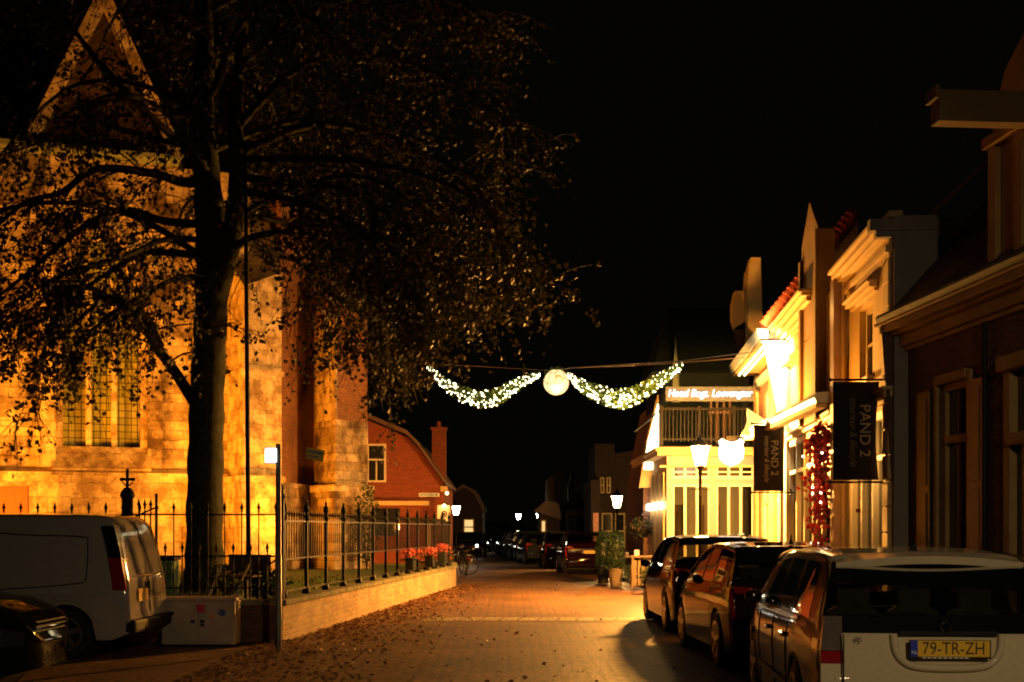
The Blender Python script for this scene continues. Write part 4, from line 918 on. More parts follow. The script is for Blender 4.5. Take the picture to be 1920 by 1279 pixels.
def limb(pts, r0, nb, ntw, build=True):
    r0 *= .72; pts = [np.array(p_, float) + (np.array([rng.gauss(0, .10), rng.gauss(0, .15), rng.gauss(0, .09)]) if 0 < i_ else 0) for i_, p_ in enumerate(pts)]; c_ = catmull(pts, 5); n = len(c_); limbs.tube(c_, [r0 * (1 - .8 * i / n) for i in range(n)], 8, False)
    for k in range(int(nb * (1.55 if pts[-1][0] < 0 else 2.3))):
        q = int(rng.uniform(.18, .99) * (n - 1)); d = c_[min(q + 1, n - 1)] - c_[max(q - 1, 0)]; d = d / (np.linalg.norm(d) + 1e-9)
        f = q / n; dd = d + np.array([rng.gauss(0, .75), rng.gauss(0, .75), rng.gauss(-.1, .45)])
        branch(c_[q], dd, rng.uniform(1.1, 2.4) * (1.1 - .4 * f), max(.011, r0 * .24 * (1 - f * .6)), ntw)
# limbs that can be traced in the photograph
limb([tp(365, 755, 24), tp(335, 700, 23.7), tp(295, 640, 23.4), tp(262, 585, 23.2), tp(215, 560, 23), tp(150, 575, 22.8), tp(80, 640, 22.6)], .16, 9, 7)
limb([tp(385, 340, 24), tp(330, 345, 23.5), tp(250, 322, 23), tp(180, 318, 22.6), tp(110, 345, 22.3), tp(40, 400, 22), tp(-40, 470, 21.8)], .15, 14, 7)
limb([tp(372, 420, 24), tp(310, 405, 23.6), tp(230, 400, 23.2), tp(165, 410, 23), tp(100, 455, 22.6), tp(30, 520, 22.3), tp(-30, 600, 22)], .12, 13, 7)
limb([tp(380, 480, 24), tp(320, 480, 24.4), tp(250, 490, 24.8), tp(180, 520, 25.2), tp(100, 560, 25.6), tp(0, 620, 26)], .11, 10, 7)
limb([tp(380, 300, 24.1), tp(300, 230, 23.4), tp(200, 130, 22.6), tp(120, 40, 22), tp(0, -20, 21.5)], .12, 8, 6)
limb([tp(380, 280, 24.1), tp(280, 262, 24.5), tp(180, 248, 25), tp(90, 262, 25.5), tp(-20, 300, 26)], .10, 9, 6)
limb([tp(435, 470, 23.9), tp(480, 452, 23.6), tp(540, 445, 23.4), tp(600, 460, 23.2), tp(650, 490, 23), tp(690, 560, 22.8)], .12, 10, 7)
limb([tp(440, 440, 23.9), tp(500, 470, 24.5), tp(555, 490, 25), tp(610, 535, 25.4), tp(650, 600, 25.6)], .10, 8, 7)
limb([tp(440, 330, 23.7), tp(540, 330, 23.5), tp(650, 350, 23.4), tp(760, 420, 23.3), tp(810, 480, 23.2), tp(840, 540, 23.1)], .12, 19, 8)
limb([tp(445, 290, 23.7), tp(580, 240, 24), tp(740, 270, 24.4), tp(880, 350, 24.6), tp(950, 430, 24.8), tp(985, 510, 25)], .12, 17, 8)
limb([tp(440, 400, 23.8), tp(540, 420, 24.6), tp(640, 470, 25.6), tp(700, 550, 26.3), tp(725, 620, 26.6), tp(735, 680, 26.7)], .10, 17, 8)
limb([tp(443, 240, 23.7), tp(600, 130, 24), tp(760, 120, 24.3), tp(900, 180, 24.5), tp(960, 270, 24.6)], .11, 14, 7)
limb([tp(450, 120, 23.6), tp(600, 10, 24.2), tp(760, -10, 24.8), tp(900, 50, 25.1)], .10, 16, 7)
limb([tp(440, 360, 23.8), tp(560, 380, 22.6), tp(690, 440, 21.6), tp(770, 500, 21), tp(800, 560, 20.8)], .10, 17, 8)
limb([tp(440, 300, 23.8), tp(600, 300, 22.2), tp(780, 320, 21), tp(900, 380, 20.6), tp(950, 470, 20.5)], .10, 10, 7)
limb([tp(302, 650, 23.42), tp(285, 610, 23), tp(240, 560, 22.4), tp(170, 560, 22), tp(110, 600, 21.6), tp(60, 680, 21.4)], .09, 13, 7)
limb([tp(380, 520, 24), tp(330, 540, 23), tp(270, 560, 22), tp(200, 600, 21.3), tp(140, 650, 21)], .09, 12, 7)
limb([tp(372, 450, 24), tp(300, 450, 23), tp(220, 470, 22), tp(120, 500, 21.3), tp(20, 560, 21)], .09, 14, 7)
for i in range(11):          # limbs towards the front and the back
    a = R(200) + i * 2.4; h = 6.2 + (i * .53) % 5.5; Lr = 5.2 - .2 * (i % 4)
    s0 = np.array([.15, 0, h]); d = np.array([math.cos(a), math.sin(a), 0])
    limb([s0, s0 + d * Lr * .3 + [0, 0, .7], s0 + d * Lr * .65 + [0, 0, .7], s0 + d * Lr + [0, 0, -.4]], .10, 11, 6)
limbs.build('limb', M['bark'], tree, 50); twigs.build('twigs', M['twig'], tree); leaves.build('crown', M['leaf'], tree)

# ================================================================ garland over the street
GA = Vector((5.42, 29.2, hz(660, 29.2))); GB = Vector((ray(690, 39.3), 39.3, hz(676, 39.3)))
def gpt(px): k = (px - 960) / FX; q = (GA.x - k * GA.y) / (k * (GB.y - GA.y) - (GB.x - GA.x)); return q
mids = [(690, 676), (800, 683), (900, 687), (1012, 694), (1040, 695), (1072, 690), (1180, 683), (1278, 677), (1405, 661)]
def cab(px, py): q = gpt(px); Zd = GA.y + (GB.y - GA.y) * q; return P(px, py, Zd)
t = thing('overhead_cable', 'thin steel cable strung across the street from house eave to church', 'cable', tuple(GA))
MB().tube([cab(a, b_) - GA for a, b_ in mids] , .012, 5).build('cable', M['galv'], t)
MB().tube([cab(a, b_ + 3 * (1 if a > 1072 else 0) + (6 if a == 1405 else 0)) - GA for a, b_ in mids if a > 1060], .011, 5).build('power_lead', M['brownp'], t)
def swag(label, pts):
    o0 = cab(*pts[0]); t = thing('light_garland', label, 'garland', tuple(o0), 0, 'fairy light garlands over the street')
    c_ = [Vector(tuple(q)) for q in catmull([tuple(cab(a, b_) - o0) for a, b_ in pts], 12)]
    g = MB(); n = len(c_)
    def rad(f): return .05 + .20 * math.sin(math.pi * min(1, max(0, f))) ** .8
    for i in range(1700):
        f = random.random(); q = c_[min(n - 1, int(f * n))]; r_ = rad(f) * random.random() ** .5; a = random.uniform(0, 6.28)
        g.leaf(q + Vector((r_ * .5 * math.cos(a), r_ * math.cos(a + 1), r_ * math.sin(a) - .03)), random.uniform(.05, .09))
    g.build('greenery', M['garl'], t); MB().tube(c_, .012, 4).build('wire', M['iron'], t)
    bm_ = MB().ball((0, 0, 0), .016, 6, 4).mesh('bulb', M['bulb']); rest = MB()
    for i in range(235):
        f = random.random(); q = c_[min(n - 1, int(f * n))]; r_ = rad(f) * (.5 + .6 * random.random()); a = random.uniform(0, 6.28)
        v = q + Vector((r_ * .45 * math.cos(a), -abs(r_ * .7 * math.cos(a + .8)), r_ * math.sin(a) - .03))
        if i < 100: o = bpy.data.objects.new('bulb', bm_); C.objects.link(o); o.parent = t; o.location = v
        else: rest.ball(v, .016, 6, 4)
    tag(rest.build('bulb', M['bulb'], t), kind='stuff')
swag('left fairy light garland sagging between the tree and the glowing globe', [(803, 687), (840, 722), (885, 743), (925, 745), (965, 722), (1010, 700)])
swag('right fairy light garland sagging between the glowing globe and the shop eave', [(1066, 702), (1100, 727), (1145, 743), (1185, 742), (1235, 712), (1278, 683)])
p = cab(1043, 717)
t = thing('glowing_globe', 'round glowing white globe hung from the cable over the street', 'globe lamp', tuple(p))
gr = 24 / FX * p.y
MB().ball((0, 0, 0), gr, 28, 18).build('globe', M['moon'], t, 60)
g = MB(); 
for i in range(160): a = random.uniform(-2.2, 2.2) ; g.leaf((gr * 1.02 * math.sin(a) * .9, random.uniform(-.1, .1), gr * 1.02 * abs(math.cos(a)) * .9 + random.uniform(0, .06)), .07)
for i in range(10): a = random.uniform(-1.4, 1.4); g.tube([(gr * math.sin(a), -.05, gr * math.cos(a)), (gr * 1.25 * math.sin(a + .3), -.05, gr * 1.1 * math.cos(a + .3) + .05)], .008, 4)
g.build('twig_wreath', M['garl'], t)
MB().tube([(0, 0, gr), (0, 0, cab(1043, 695).z - p.z)], .012, 5).build('hook', M['iron'], t)
light('globe_light', 'POINT', (p.x, p.y - gr - .1, p.z - gr), 45, (1, .75, .4), .1)
# ================================================================ cars
class Car:
    """lofted body: local +x forward from the rear bumper, y left, z up"""
    def __init__(s, L, W, top, belt, plan, wr, wf, r, gc=.20, tumble=.34, dx=.055):
        s.L, s.W, s.top, s.beltp, s.plan, s.wr, s.wf, s.r, s.gc, s.tm = L, W, top, belt, plan, wr, wf, r, gc, tumble
        xs = set(np.round(np.arange(0, L + 1e-6, dx), 4)) | {L}
        for x, z in top: xs.add(x)
        for k in (0, .015, .03, .05, .08): xs.add(round(k, 4)); xs.add(round(L - k, 4))
        s.xs = sorted(xs)
    def zt(s, x):
        px, pz = zip(*s.top); return sum(np.interp(min(max(x + d, 0), s.L), px, pz) * w_ for d, w_ in ((-.05, .25), (0, .5), (.05, .25))) if .12 < x < s.L - .12 else float(np.interp(x, px, pz))
    def zb(s, x): px, pz = zip(*s.beltp); return min(float(np.interp(x, px, pz)), s.zt(x) - .03)
    def hw(s, x): px, pz = zip(*s.plan); return s.W / 2 * float(np.interp(x, px, pz))
    def bottom(s, x):
        z = s.gc + .10 * max(0, 1 - x / .25) + .06 * max(0, 1 - (s.L - x) / .3)
        for wx in (s.wr, s.wf):
            d = abs(x - wx); R_ = s.r + .055
            if d < R_: z = max(z, s.r + math.sqrt(R_ * R_ - d * d) * 1.0)
        return z
    def S(s, x, v):
        """v 0-1 door side, 1-2 side glass, 2-3 roof or bonnet to the middle"""
        hw, zb, zt, z0 = s.hw(x), s.zb(x), s.zt(x), s.bottom(x)
        z0 = min(z0, zb - .05); h = zt - zb
        ysh = hw * .965
        if v <= 1:
            z = z0 + (zb - z0) * v; q = (z - .25) / max(.1, zb - .25)
            y = hw * (1 - .045 * (1 - min(1, max(0, q)) ) ** 2 - .035 * max(0, q - .55) ** 2 / .2)
            if v > .93: y -= (v - .93) * .10
            return y, z
        f = min(1, max(0, (h - .05) / .3)); yr = ysh - s.tm * max(0, h - .05) - .012 * f; zr = zb + h * (.5 + .38 * f)
        y1 = hw * (1 - .035 * .45 ** 2 / .2) - .007
        if v <= 2:
            q = v - 1; return y1 + (yr - y1) * (q ** 1.15), zb + (zr - zb) * q
        q = v - 2; a = q * math.pi / 2
        e = .55 + .2 * (1 - f)
        return yr * (math.cos(a) ** e if q < 1 else 0), zr + (zt - zr) * (math.sin(a) ** .62)
    def body(s, m, parent, holes=(), name='body'):
        vs = [0, .12, .25, .4, .55, .7, .82, .93, 1.0, 1.02, 1.1, 1.25, 1.4, 1.55, 1.7, 1.85, 1.95, 2.0, 2.05, 2.12, 2.2, 2.3, 2.42, 2.55, 2.7, 2.85, 3.0]
        nv = len(vs); b = MB(); ring = 2 * nv - 1
        for x in s.xs:
            pts = [s.S(x, v) for v in vs]
            for y, z in pts: b.v.append((x, -y, z))
            for y, z in pts[-2::-1]: b.v.append((x, y, z))
        n = len(s.xs)
        for i in range(n - 1):
            for k in range(ring - 1):
                kk = min(k, ring - 2 - k); va, vb = vs[kk], vs[kk + 1]; xa, xb = s.xs[i], s.xs[i + 1]; cut = False
                for (x0, x1, v0, v1, s0, s1) in holes:
                    if va >= v0 - 1e-6 and vb <= v1 + 1e-6 and all(x0 + s0 * (v - v0) / (v1 - v0) <= xa and xb <= x1 + s1 * (v - v0) / (v1 - v0) for v in (va, vb)): cut = True
                if not cut: a = i * ring + k; b.f.append((a, a + ring, a + ring + 1, a + 1))
        b.f.append(tuple(range(0, ring))); b.f.append(tuple(range((n - 1) * ring, n * ring))[::-1]); b.n = len(b.v)
        # dark underside
        o = b.build(name, m, parent, 32)
        u = MB().box(.35, s.L - .35, -s.W / 2 + .16, s.W / 2 - .16, s.gc - .02, .55); u.build('underbody', M['black'], parent)
        if holes:
            wx = s.windx
            for (dx, ys) in ((-2.05, (-.45, .0, .45)), (-1.15, (-.38, .38))):
                for y in ys:
                    q = MB().prism([(y - .21, .5), (y + .21, .5), (y + .19, 1.0), (y + .12, 1.03), (y + .12, 1.05), (y + .13, 1.17), (y - .13, 1.17), (y - .12, 1.05), (y - .12, 1.03), (y - .19, 1.0)], wx + dx, wx + dx + .10, 'yz'); q.build('seat', M['seat'], parent, 0, .02)
            MB().box(wx - .35, wx - .05, -.6, .6, .6, .93).build('dashboard', M['black'], parent, 0, .03)
        return o
    def patch(s, x0, x1, v0, v1, side, off=.006, nx=12, nv=8, slant0=0, slant1=0, xrange=None):
        """piece of the surface, lifted outwards; side 1 left, -1 right, 0 across the middle"""
        b = MB(); F = []
        for i in range(nx + 1):
            for j in range(nv + 1):
                fv = j / nv; v = v0 + (v1 - v0) * fv
                xa = x0 + slant0 * fv; xb = x1 + slant1 * fv; x = xa + (xb - xa) * i / nx
                x = min(max(x, .001), s.L - .001); e = .01
                y, z = s.S(x, v); y2, z2 = s.S(min(x + e, s.L), v); y0_, z0_ = s.S(max(0, x - e), v)
                va, vb = max(0, v - .02), min(3, v + .02); ya, za = s.S(x, va); yb, zb_ = s.S(x, vb)
                du_ = Vector((min(x + e, s.L) - max(0, x - e), y2 - y0_, z2 - z0_)); dv = Vector((0, yb - ya, zb_ - za)); n_ = du_.cross(dv)
                if n_.length < 1e-9: n_ = Vector((0, 0, 1))
                n_.normalize()
                if n_.z < 0 and abs(n_.z) > .3: n_ = -n_
                if v < 2 and n_.y < 0: n_ = -n_
                F.append(Vector((x, y, z)) + n_ * off)
        sides = (1, -1) if side == 0 else (side,)
        for sg in sides:
            k0 = len(b.v)
            for q in F: b.v.append((q.x, q.y * sg, q.z))
            for i in range(nx):
                for j in range(nv):
                    a = k0 + i * (nv + 1) + j; f = (a, a + nv + 1, a + nv + 2, a + 1); b.f.append(f if sg > 0 else f[::-1])
        b.n = len(b.v); return b
M['seat'] = mat('grey_seat_fabric', (.08, .078, .065), .9)
def wheel(t, x, y, r, w_=.19, steel=False):
    sg = 1 if y > 0 else -1
    prof = [(r * .66, -w_ / 2), (r * .93, -w_ / 2), (r, -w_ * .36), (r, w_ * .36), (r * .93, w_ / 2), (r * .66, w_ / 2)]
    wt = MB().lathe(prof + [prof[0]], (x, y, r), 28, 'y', False).build('wheel', M['asph'], t, 40)
    b = MB(); yo = sg * w_ * .48
    b.lathe([(r * .66, -.01), (r * .68, .012), (r * .60, .012), (r * .58, -.03)] if sg > 0 else [(r * .58, .03), (r * .60, -.012), (r * .68, -.012), (r * .66, .01)], (x, y + yo, r), 28, 'y', False)
    b.lathe([(r * .16, -.012), (r * .16, .012)], (x, y + yo, r), 12, 'y')
    for k in range(5):
        a = 2 * math.pi * k / 5 + .3; ca, sa = math.cos(a), math.sin(a); wa = r * .11
        p0 = (x + ca * r * .1, r + sa * r * .1); p1 = (x + ca * r * .64, r + sa * r * .64); nx_, nz_ = -sa, ca
        yy = (y + yo - .012, y + yo + .012)
        vs = [(p0[0] + nx_ * wa * .7, q, p0[1] + nz_ * wa * .7) for q in yy] + [(p0[0] - nx_ * wa * .7, q, p0[1] - nz_ * wa * .7) for q in yy] + [(p1[0] - nx_ * wa, q, p1[1] - nz_ * wa) for q in yy] + [(p1[0] + nx_ * wa, q, p1[1] + nz_ * wa) for q in yy]
        b.add(vs, [(0, 2, 4, 6), (7, 5, 3, 1), (0, 1, 3, 2), (2, 3, 5, 4), (4, 5, 7, 6), (6, 7, 1, 0)])
    b.build('rim', M['rim'], wt, 40)
    MB().lathe([(r * .64, 0), (r * .64, .004)], (x, y + sg * w_ * .25, r), 20, 'y').build('brake_disc', M['black'], wt)
def plate(t, x, y, z, txt=None, face=-1, wd=.52):
    """rear number plate, facing -x"""
    p_ = MB().box(x - .012, x, y - wd / 2, y + wd / 2, z - .055, z + .055).build('number_plate', M['plate'], t)
    MB().box(x - .014, x - .0125, y + wd / 2 - .055, y + wd / 2, z - .054, z + .054).build('blue_band', M['plateblue'], p_)
    if txt:
        text('lettering', txt, M['ink'], p_, (x - .016, y - .028, z), (R(90), 0, R(-90)), .118, .001, sx=.80)
        text('lettering', 'NL', M['whitep'], p_, (x - .016, y + wd / 2 - .028, z - .03), (R(90), 0, R(-90)), .035, .001)
    return p_
def common(t, c, paint, mirror=True):
    for x in (c.wr, c.wf):
        for sg in (1, -1): wheel(t, x, sg * (c.hw(x) - .105), c.r)
    for x in (c.wr, c.wf): MB().lathe([(c.r + .06, -c.W / 2 + .20), (c.r + .06, c.W / 2 - .20)], (x, 0, c.r), 20, 'y').build('wheel_housing', M['black'], t)
    if mirror:
        for sg in (1, -1):
            x = c.mx; y, z = c.S(x, 1.05); m = MB().ball((x, sg * (y + .09), z + .07), .068, 10, 7); m.v = [((v[0] - x) * .7 + x, (v[1] - sg * (y + .11)) * 1.25 + sg * (y + .11), v[2]) for v in m.v]
            m.build('wing_mirror', M['blkgloss'] if paint is M['beige'] else paint, t, 60)
def place(t, rear_px, Zr, heading):
    """put the left rear corner on a ground point; heading = degrees clockwise of straight away"""
    pass
def make_car(label, c, paint, loc, heading, side_win, rear, wind, rearl, headl, platez, txt=None, group=None, name='parked_car', cat='car', detail=True):
    t = thing(name, label, cat, (loc[0], loc[1], 0), R(90 - heading), group)
    c.windx = wind[0]
    holes = [(a, b_, 1.10, 1.93, s0, s1) for (a, b_, s0, s1) in side_win] + [(wind[0], wind[1], 2.08, 3.0, 0, 0)]
    if rear: holes.append((rear[0], rear[1], 2.1, 3.0, 0, 0))
    elif c is est: holes.append((.15, .50, 2.12, 3.0, 0, 0))
    c.body(paint, t, holes if detail else ())
    for (a, b_, s0, s1) in side_win:
        for sg in (1, -1): c.patch(a, b_, 1.10, 1.93, sg, slant0=s0, slant1=s1).build('side_window', M['cglass'], t, 60)
    if detail and c is not est and cat == 'car':
        for sg in (1, -1):
            zb_ = platez[1] + .14
            MB().prism([(.56, zb_), (.80, zb_ - .01), (.82, zb_ + .08), (.60, zb_ + .06)] if sg > 0 else [(-.80, zb_ - .01), (-.56, zb_), (-.60, zb_ + .06), (-.82, zb_ + .08)], .012, .09, 'yz').build('tail_light', M['redlens'], t, 0, .008)
    if rear: c.patch(rear[0], rear[1], rear[2] if len(rear) > 2 else 2.1, 3.0, 0, nx=10, nv=12).build('rear_window', M['cglass'], t, 60)
    c.patch(wind[0], wind[1], 2.08, 3.0, 0, nx=10, nv=12).build('windscreen', M['cglass'], t, 60)
    for sg in (1, -1):
        c.patch(rearl[0], rearl[1], rearl[2], rearl[3], sg, off=.010, nx=8, nv=8).build('tail_light', M['redlens'], t, 50)
        c.patch(headl[0], headl[1], headl[2], headl[3], sg, off=.008, nx=8, nv=6).build('headlight', M['clrlens'], t, 50)
    plate(t, platez[0], 0, platez[1], txt); common(t, c, paint)
    return t
# ---- beige estate in the right foreground
est = Car(4.82, 1.79, [(0, .60), (.03, .66), (.07, .86), (.12, .93), (.34, 1.22), (.52, 1.40), (.66, 1.445), (1.3, 1.475), (2.3, 1.475), (2.8, 1.43), (3.05, 1.34), (3.75, .99), (4.3, .90), (4.65, .78), (4.78, .62), (4.82, .50)],
          [(0, .60), (.1, .90), (1.0, .93), (3.6, .90), (4.82, .62)], [(0, .86), (.04, .92), (.12, .955), (.35, .975), (1.2, 1), (3.4, 1), (4.2, .96), (4.6, .88), (4.77, .76), (4.82, .66)], 1.02, 3.74, .315, tumble=.33)
est.mx = 3.15
Zs = 8.72
loc = (2.965, Zs)
t = make_car('beige estate car with yellow plate 79-TR-ZH parked nearest in the right foreground', est, M['beige'], loc, 4.0,
             [(1.42, 2.18, .10, -.02), (2.25, 3.02, .02, -.28), (.62, 1.34, .20, .05)], None, (2.98, 3.70), (.03, .20, .55, .93), (4.45, 4.74, .5, .9), (.036, .77))
bpy.data.objects.remove([o for o in t.children if o.name.startswith('number_plate')][0]); 
for o in [o for o in bpy.data.objects if o.name.startswith('blue_band') and o.parent is None]: bpy.data.objects.remove(o)
for o in [o for o in list(t.children) if o.name.startswith('tail_light')]: bpy.data.objects.remove(o)
# tailgate: black glass with lower garnish, hatch panel, plate recess, spoiler
est.patch(.135, .545, 2.06, 3.0, 0, off=.010, nx=12, nv=14).build('rear_window', M['cglass'], t, 60)
tg = MB()
def rearpt(y, z, off=0):   # point on the rear skin: bulged panel
    return (.055 - .05 * (1 - (abs(y) / .9) ** 2) + (z - .62) * .09 * (z > .62) - off, y, z)
def rearpanel(y0, y1, z0, z1, off, ny=14, nz=6, yt=None):
    b = MB(); yt = yt or (y0, y1)
    for j in range(nz + 1):
        f = j / nz; z = z0 + (z1 - z0) * f; a, c_ = y0 + (yt[0] - y0) * f, y1 + (yt[1] - y1) * f
        for i in range(ny + 1): y = a + (c_ - a) * i / ny; b.v.append(rearpt(y, z, off))
    for j in range(nz):
        for i in range(ny): q = j * (ny + 1) + i; b.f.append((q, q + ny + 1, q + ny + 2, q + 1))
    k = len(b.v); m_ = (ny + 1) * (nz + 1)
    edge = [j * (ny + 1) for j in range(nz + 1)] + [nz * (ny + 1) + i for i in range(1, ny + 1)] + [j * (ny + 1) + ny for j in range(nz - 1, -1, -1)] + [i for i in range(ny - 1, 0, -1)]
    for e in edge: v = b.v[e]; b.v.append((v[0] + .07, v[1], v[2]))
    for i in range(len(edge)): b.f.append((edge[i], edge[(i + 1) % len(edge)], k + (i + 1) % len(edge), k + i))
    b.n = len(b.v); return b
hatch = rearpanel(-.69, .69, .44, .905, .030, yt=(-.70, .70)).build('tailgate', M['beige'], t, 50)
rearpanel(-.735, .735, .912, 1.03, .026, yt=(-.725, .725)).build('black_garnish', M['blkgloss'], t, 50)
rearpanel(-.80, .80, .26, .435, .050).build('bumper', M['beige'], t, 50)
for sg in (1, -1):
    a, c_ = (.70, .845) if sg > 0 else (-.845, -.70)
    rearpanel(a, c_, .70, .78, .032, 5, 4).build('tail_light', M['redlens'], t, 50)
    rearpanel(a, c_, .785, 1.02, .030, 5, 5, yt=(a - (.0 if sg > 0 else -.03), c_ - (.03 if sg > 0 else 0))).build('tail_light', M['clrlens'], t, 50)
    est.patch(.085, .30, .60, .93, sg, off=.008, nx=6, nv=6).build('tail_light', M['clrlens'], t, 50)
    est.patch(.155, .29, 1.0, 1.9, sg, off=.009, nx=5, nv=10, slant0=.30, slant1=.26).build('tail_light', M['clrlens'], t, 50)
    rearpanel(a, c_, .44, .695, .028, 5, 4).build('wing_corner', M['beige'], t, 50)
    # belt trim, handles, roof rail
    est.patch(1.0, 3.45, .985, 1.06, sg, off=.012, nx=30, nv=2).build('chrome_strip', M['chrome'], t, 50)
    for x in (1.55, 2.45):
        y, z = est.S(x, .80); MB().box(x - .09, x + .09, sg * (y - .01), sg * (y + .035), z - .018, z + .018).build('door_handle', M['chrome'], t, 0, .01)
    est.patch(.42, 2.95, 2.06, 2.12, sg, off=.03, nx=24, nv=2).build('roof_rail', M['black'], t, 50)
    for xa, xb in ((1.40, 1.50), (2.22, 2.22), (3.10, 3.22)):
        MB().tube([(xa + (xb - xa) * (1 - q) + .0, sg * (est.S(xa, .05 + q * .9)[0] + .002), est.S(xa, .05 + q * .9)[1]) for q in np.linspace(0, 1, 8)], .006, 4).build('door_gap', M['black'], t)
    est.patch(1.5, 3.2, .22, .30, sg, off=.016, nx=20, nv=2).build('side_moulding', M['beige'], t, 50)
# recess and plate surround (bright lip below the plate)
fr = MB(); pts = [(-.36, .90), (-.35, .80), (-.31, .73), (-.24, .69), (-.1, .675), (.1, .675), (.24, .69), (.31, .73), (.35, .80), (.36, .90)]
fr.tube([(rearpt(y, z, .045)[0], y, z) for y, z in [tuple(q) for q in catmull(pts, 4)]], .026, 8); fr.build('plate_surround', M['beige'], t, 60)
for y_ in (-.5, -.2, .2, .5): MB().lathe([(.012, -.006), (.012, .004)], (-.045, y_, .40), 10, 'x').build('parking_sensor', M['black'], t)
MB().box(-.040, -.03, -.70, .70, .434, .442).build('bumper_gap', M['black'], t)
for sg in (1, -1): MB().box(-.034, -.02, sg * .700 - .004, sg * .700 + .004, .45, .90).build('tailgate_gap', M['black'], t)
MB().box(-.035, -.018, -.33, .33, .895, .925).build('handle_bar', M['black'], t, 0, .004)
pl_ = MB().box(-.075, -.055, -.27, .27, .742, .868).build('number_plate', M['black'], t)
MB().box(-.078, -.0755, -.26, .215, .757, .865).build('plate_face', M['plate'], pl_); MB().box(-.0785, -.0755, .2155, .262, .757, .865).build('blue_band', M['plateblue'], pl_)
text('lettering', '79-TR-ZH', M['ink'], pl_, (-.080, -.022, .811), (R(90), 0, R(-90)), .118, .001, sx=.84)
text('lettering', 'NL', M['whitep'], pl_, (-.080, .239, .785), (R(90), 0, R(-90)), .032, .001)
db = MB()
for i in range(9): db.box(-.0765, -.0755, -.12 + i * .035, -.12 + i * .035 + .026, .7455, .7525)
db.build('dealer_strip', M['whitep'], pl_)
text('model_badge', '95', M['chrome'], t, (-.028, .60, .865), (R(90), 0, R(-90)), .05, .003)
bd = MB().lathe([(.040, -.012), (.040, .004), (.034, .008)], (-.028, .02, .955), 20, 'x'); bd.build('badge', M['chrome'], t, 40); MB().lathe([(.031, -.016), (.031, -.0125)], (-.028, .02, .955), 16, 'x').build('badge_face', M['blkgloss'], t)
wp = MB().tube([rearpt(.02, .985, .04), (.03, .06, 1.02), (.02, .20, 1.045), (.02, .52, 1.03)], .012, 6); wp.ball(rearpt(.02, .985, .05), .03, 8, 6); wp.build('wiper', M['black'], t, 60)
sp = MB(); n = 16
for i in range(n + 1):
    y = -.66 + 1.32 * i / n; k = (abs(y) / .66) ** 2; zc_ = 1.432 - .05 * k; xo = .42 + .05 * k
    sp.v += [(xo + .02, y, zc_ - .062), (xo, y, zc_ - .005), (xo + .18, y, zc_ + .022), (xo + .22, y, zc_ - .03)]
    if i:
        a = (i - 1) * 4; c_ = i * 4
        for q in range(4): sp.f.append((a + q, a + (q + 1) % 4, c_ + (q + 1) % 4, c_ + q))
sp.f += [(3, 2, 1, 0), tuple(range(n * 4, n * 4 + 4))]; sp.n = len(sp.v); sp.build('spoiler', M['beige'], t, 40)
MB().box(.425, .438, -.17, .17, 1.418, 1.430).build('brake_lamp', M['redlens'], t)
MB().lathe([(.03, 1.46), (.018, 1.50), (.004, 1.52)], (.95, 0, 0), 8).build('aerial', M['black'], t)
# seat backs glimpsed as paler shapes behind the glass are left to the glass reflection
# ---- bronze black hatchback
hat = Car(4.25, 1.79, [(0, .58), (.03, .64), (.07, .92), (.12, 1.0), (.30, 1.24), (.42, 1.37), (.55, 1.42), (1.2, 1.465), (2.0, 1.46), (2.4, 1.38), (3.15, 1.02), (3.8, .92), (4.1, .80), (4.2, .66), (4.25, .5)],
          [(0, .60), (.1, .96), (1.0, .96), (3.0, .92), (4.25, .62)], [(0, .88), (.04, .93), (.12, .96), (.4, .98), (1.2, 1), (3.0, 1), (3.6, .97), (3.9, .91), (4.05, .84), (4.15, .74), (4.21, .58), (4.25, .30)], .80, 3.40, .32, tumble=.34)
hat.mx = 2.75
t = make_car('dark bronze hatchback parked between the beige estate and the pale roofed car', hat, M['carbrn'], (3.30, 14.35), -1.5,
             [(1.12, 1.78, .12, -.02), (1.86, 2.58, .03, -.26), (.60, 1.05, .14, .06)], (.15, .44), (2.36, 3.1), (.035, .28, .78, .99), (3.85, 4.17, .6, .92), (.0, .76))
for y_ in (.45, -.72): MB().box(-.01, .03, y_, y_ + .27, .44, .48).build('reflector', M['redlens'], t)
hat.patch(.02, .5, .05, .55, 1, off=.004); 
MB().lathe([(.03, 1.44), (.012, 1.50), (.004, 1.56)], (.7, 0, 0), 8).build('aerial', M['black'], t)
MB().tube([(.12, .0, 1.0), (.12, .10, 1.035), (.14, .42, 1.04)], .011, 6).build('wiper', M['black'], t)
# ---- black people carrier with bright roof
mpv = Car(4.3, 1.80, [(0, .60), (.03, .66), (.06, .96), (.10, 1.04), (.22, 1.30), (.33, 1.44), (.48, 1.50), (1.2, 1.53), (2.0, 1.51), (2.4, 1.42), (3.2, 1.05), (3.85, .93), (4.15, .80), (4.25, .66), (4.3, .5)],
          [(0, .60), (.1, .98), (1.0, .98), (3.0, .94), (4.3, .62)], [(0, .88), (.04, .93), (.12, .96), (.4, .98), (1.2, 1), (3.0, 1), (3.7, .96), (4.05, .88), (4.22, .76), (4.3, .66)], .80, 3.42, .325, tumble=.30)
mpv.mx = 2.8
make_car('black car with glaring bright roof third in the row on the right', mpv, M['carblk'], (3.32, 19.6), -1.0,
         [(1.12, 1.80, .12, -.02), (1.88, 2.62, .03, -.26), (.55, 1.05, .14, .06)], (.13, .36), (2.42, 3.15), (.035, .26, .74, .99), (3.9, 4.22, .6, .92), (.0, .80))
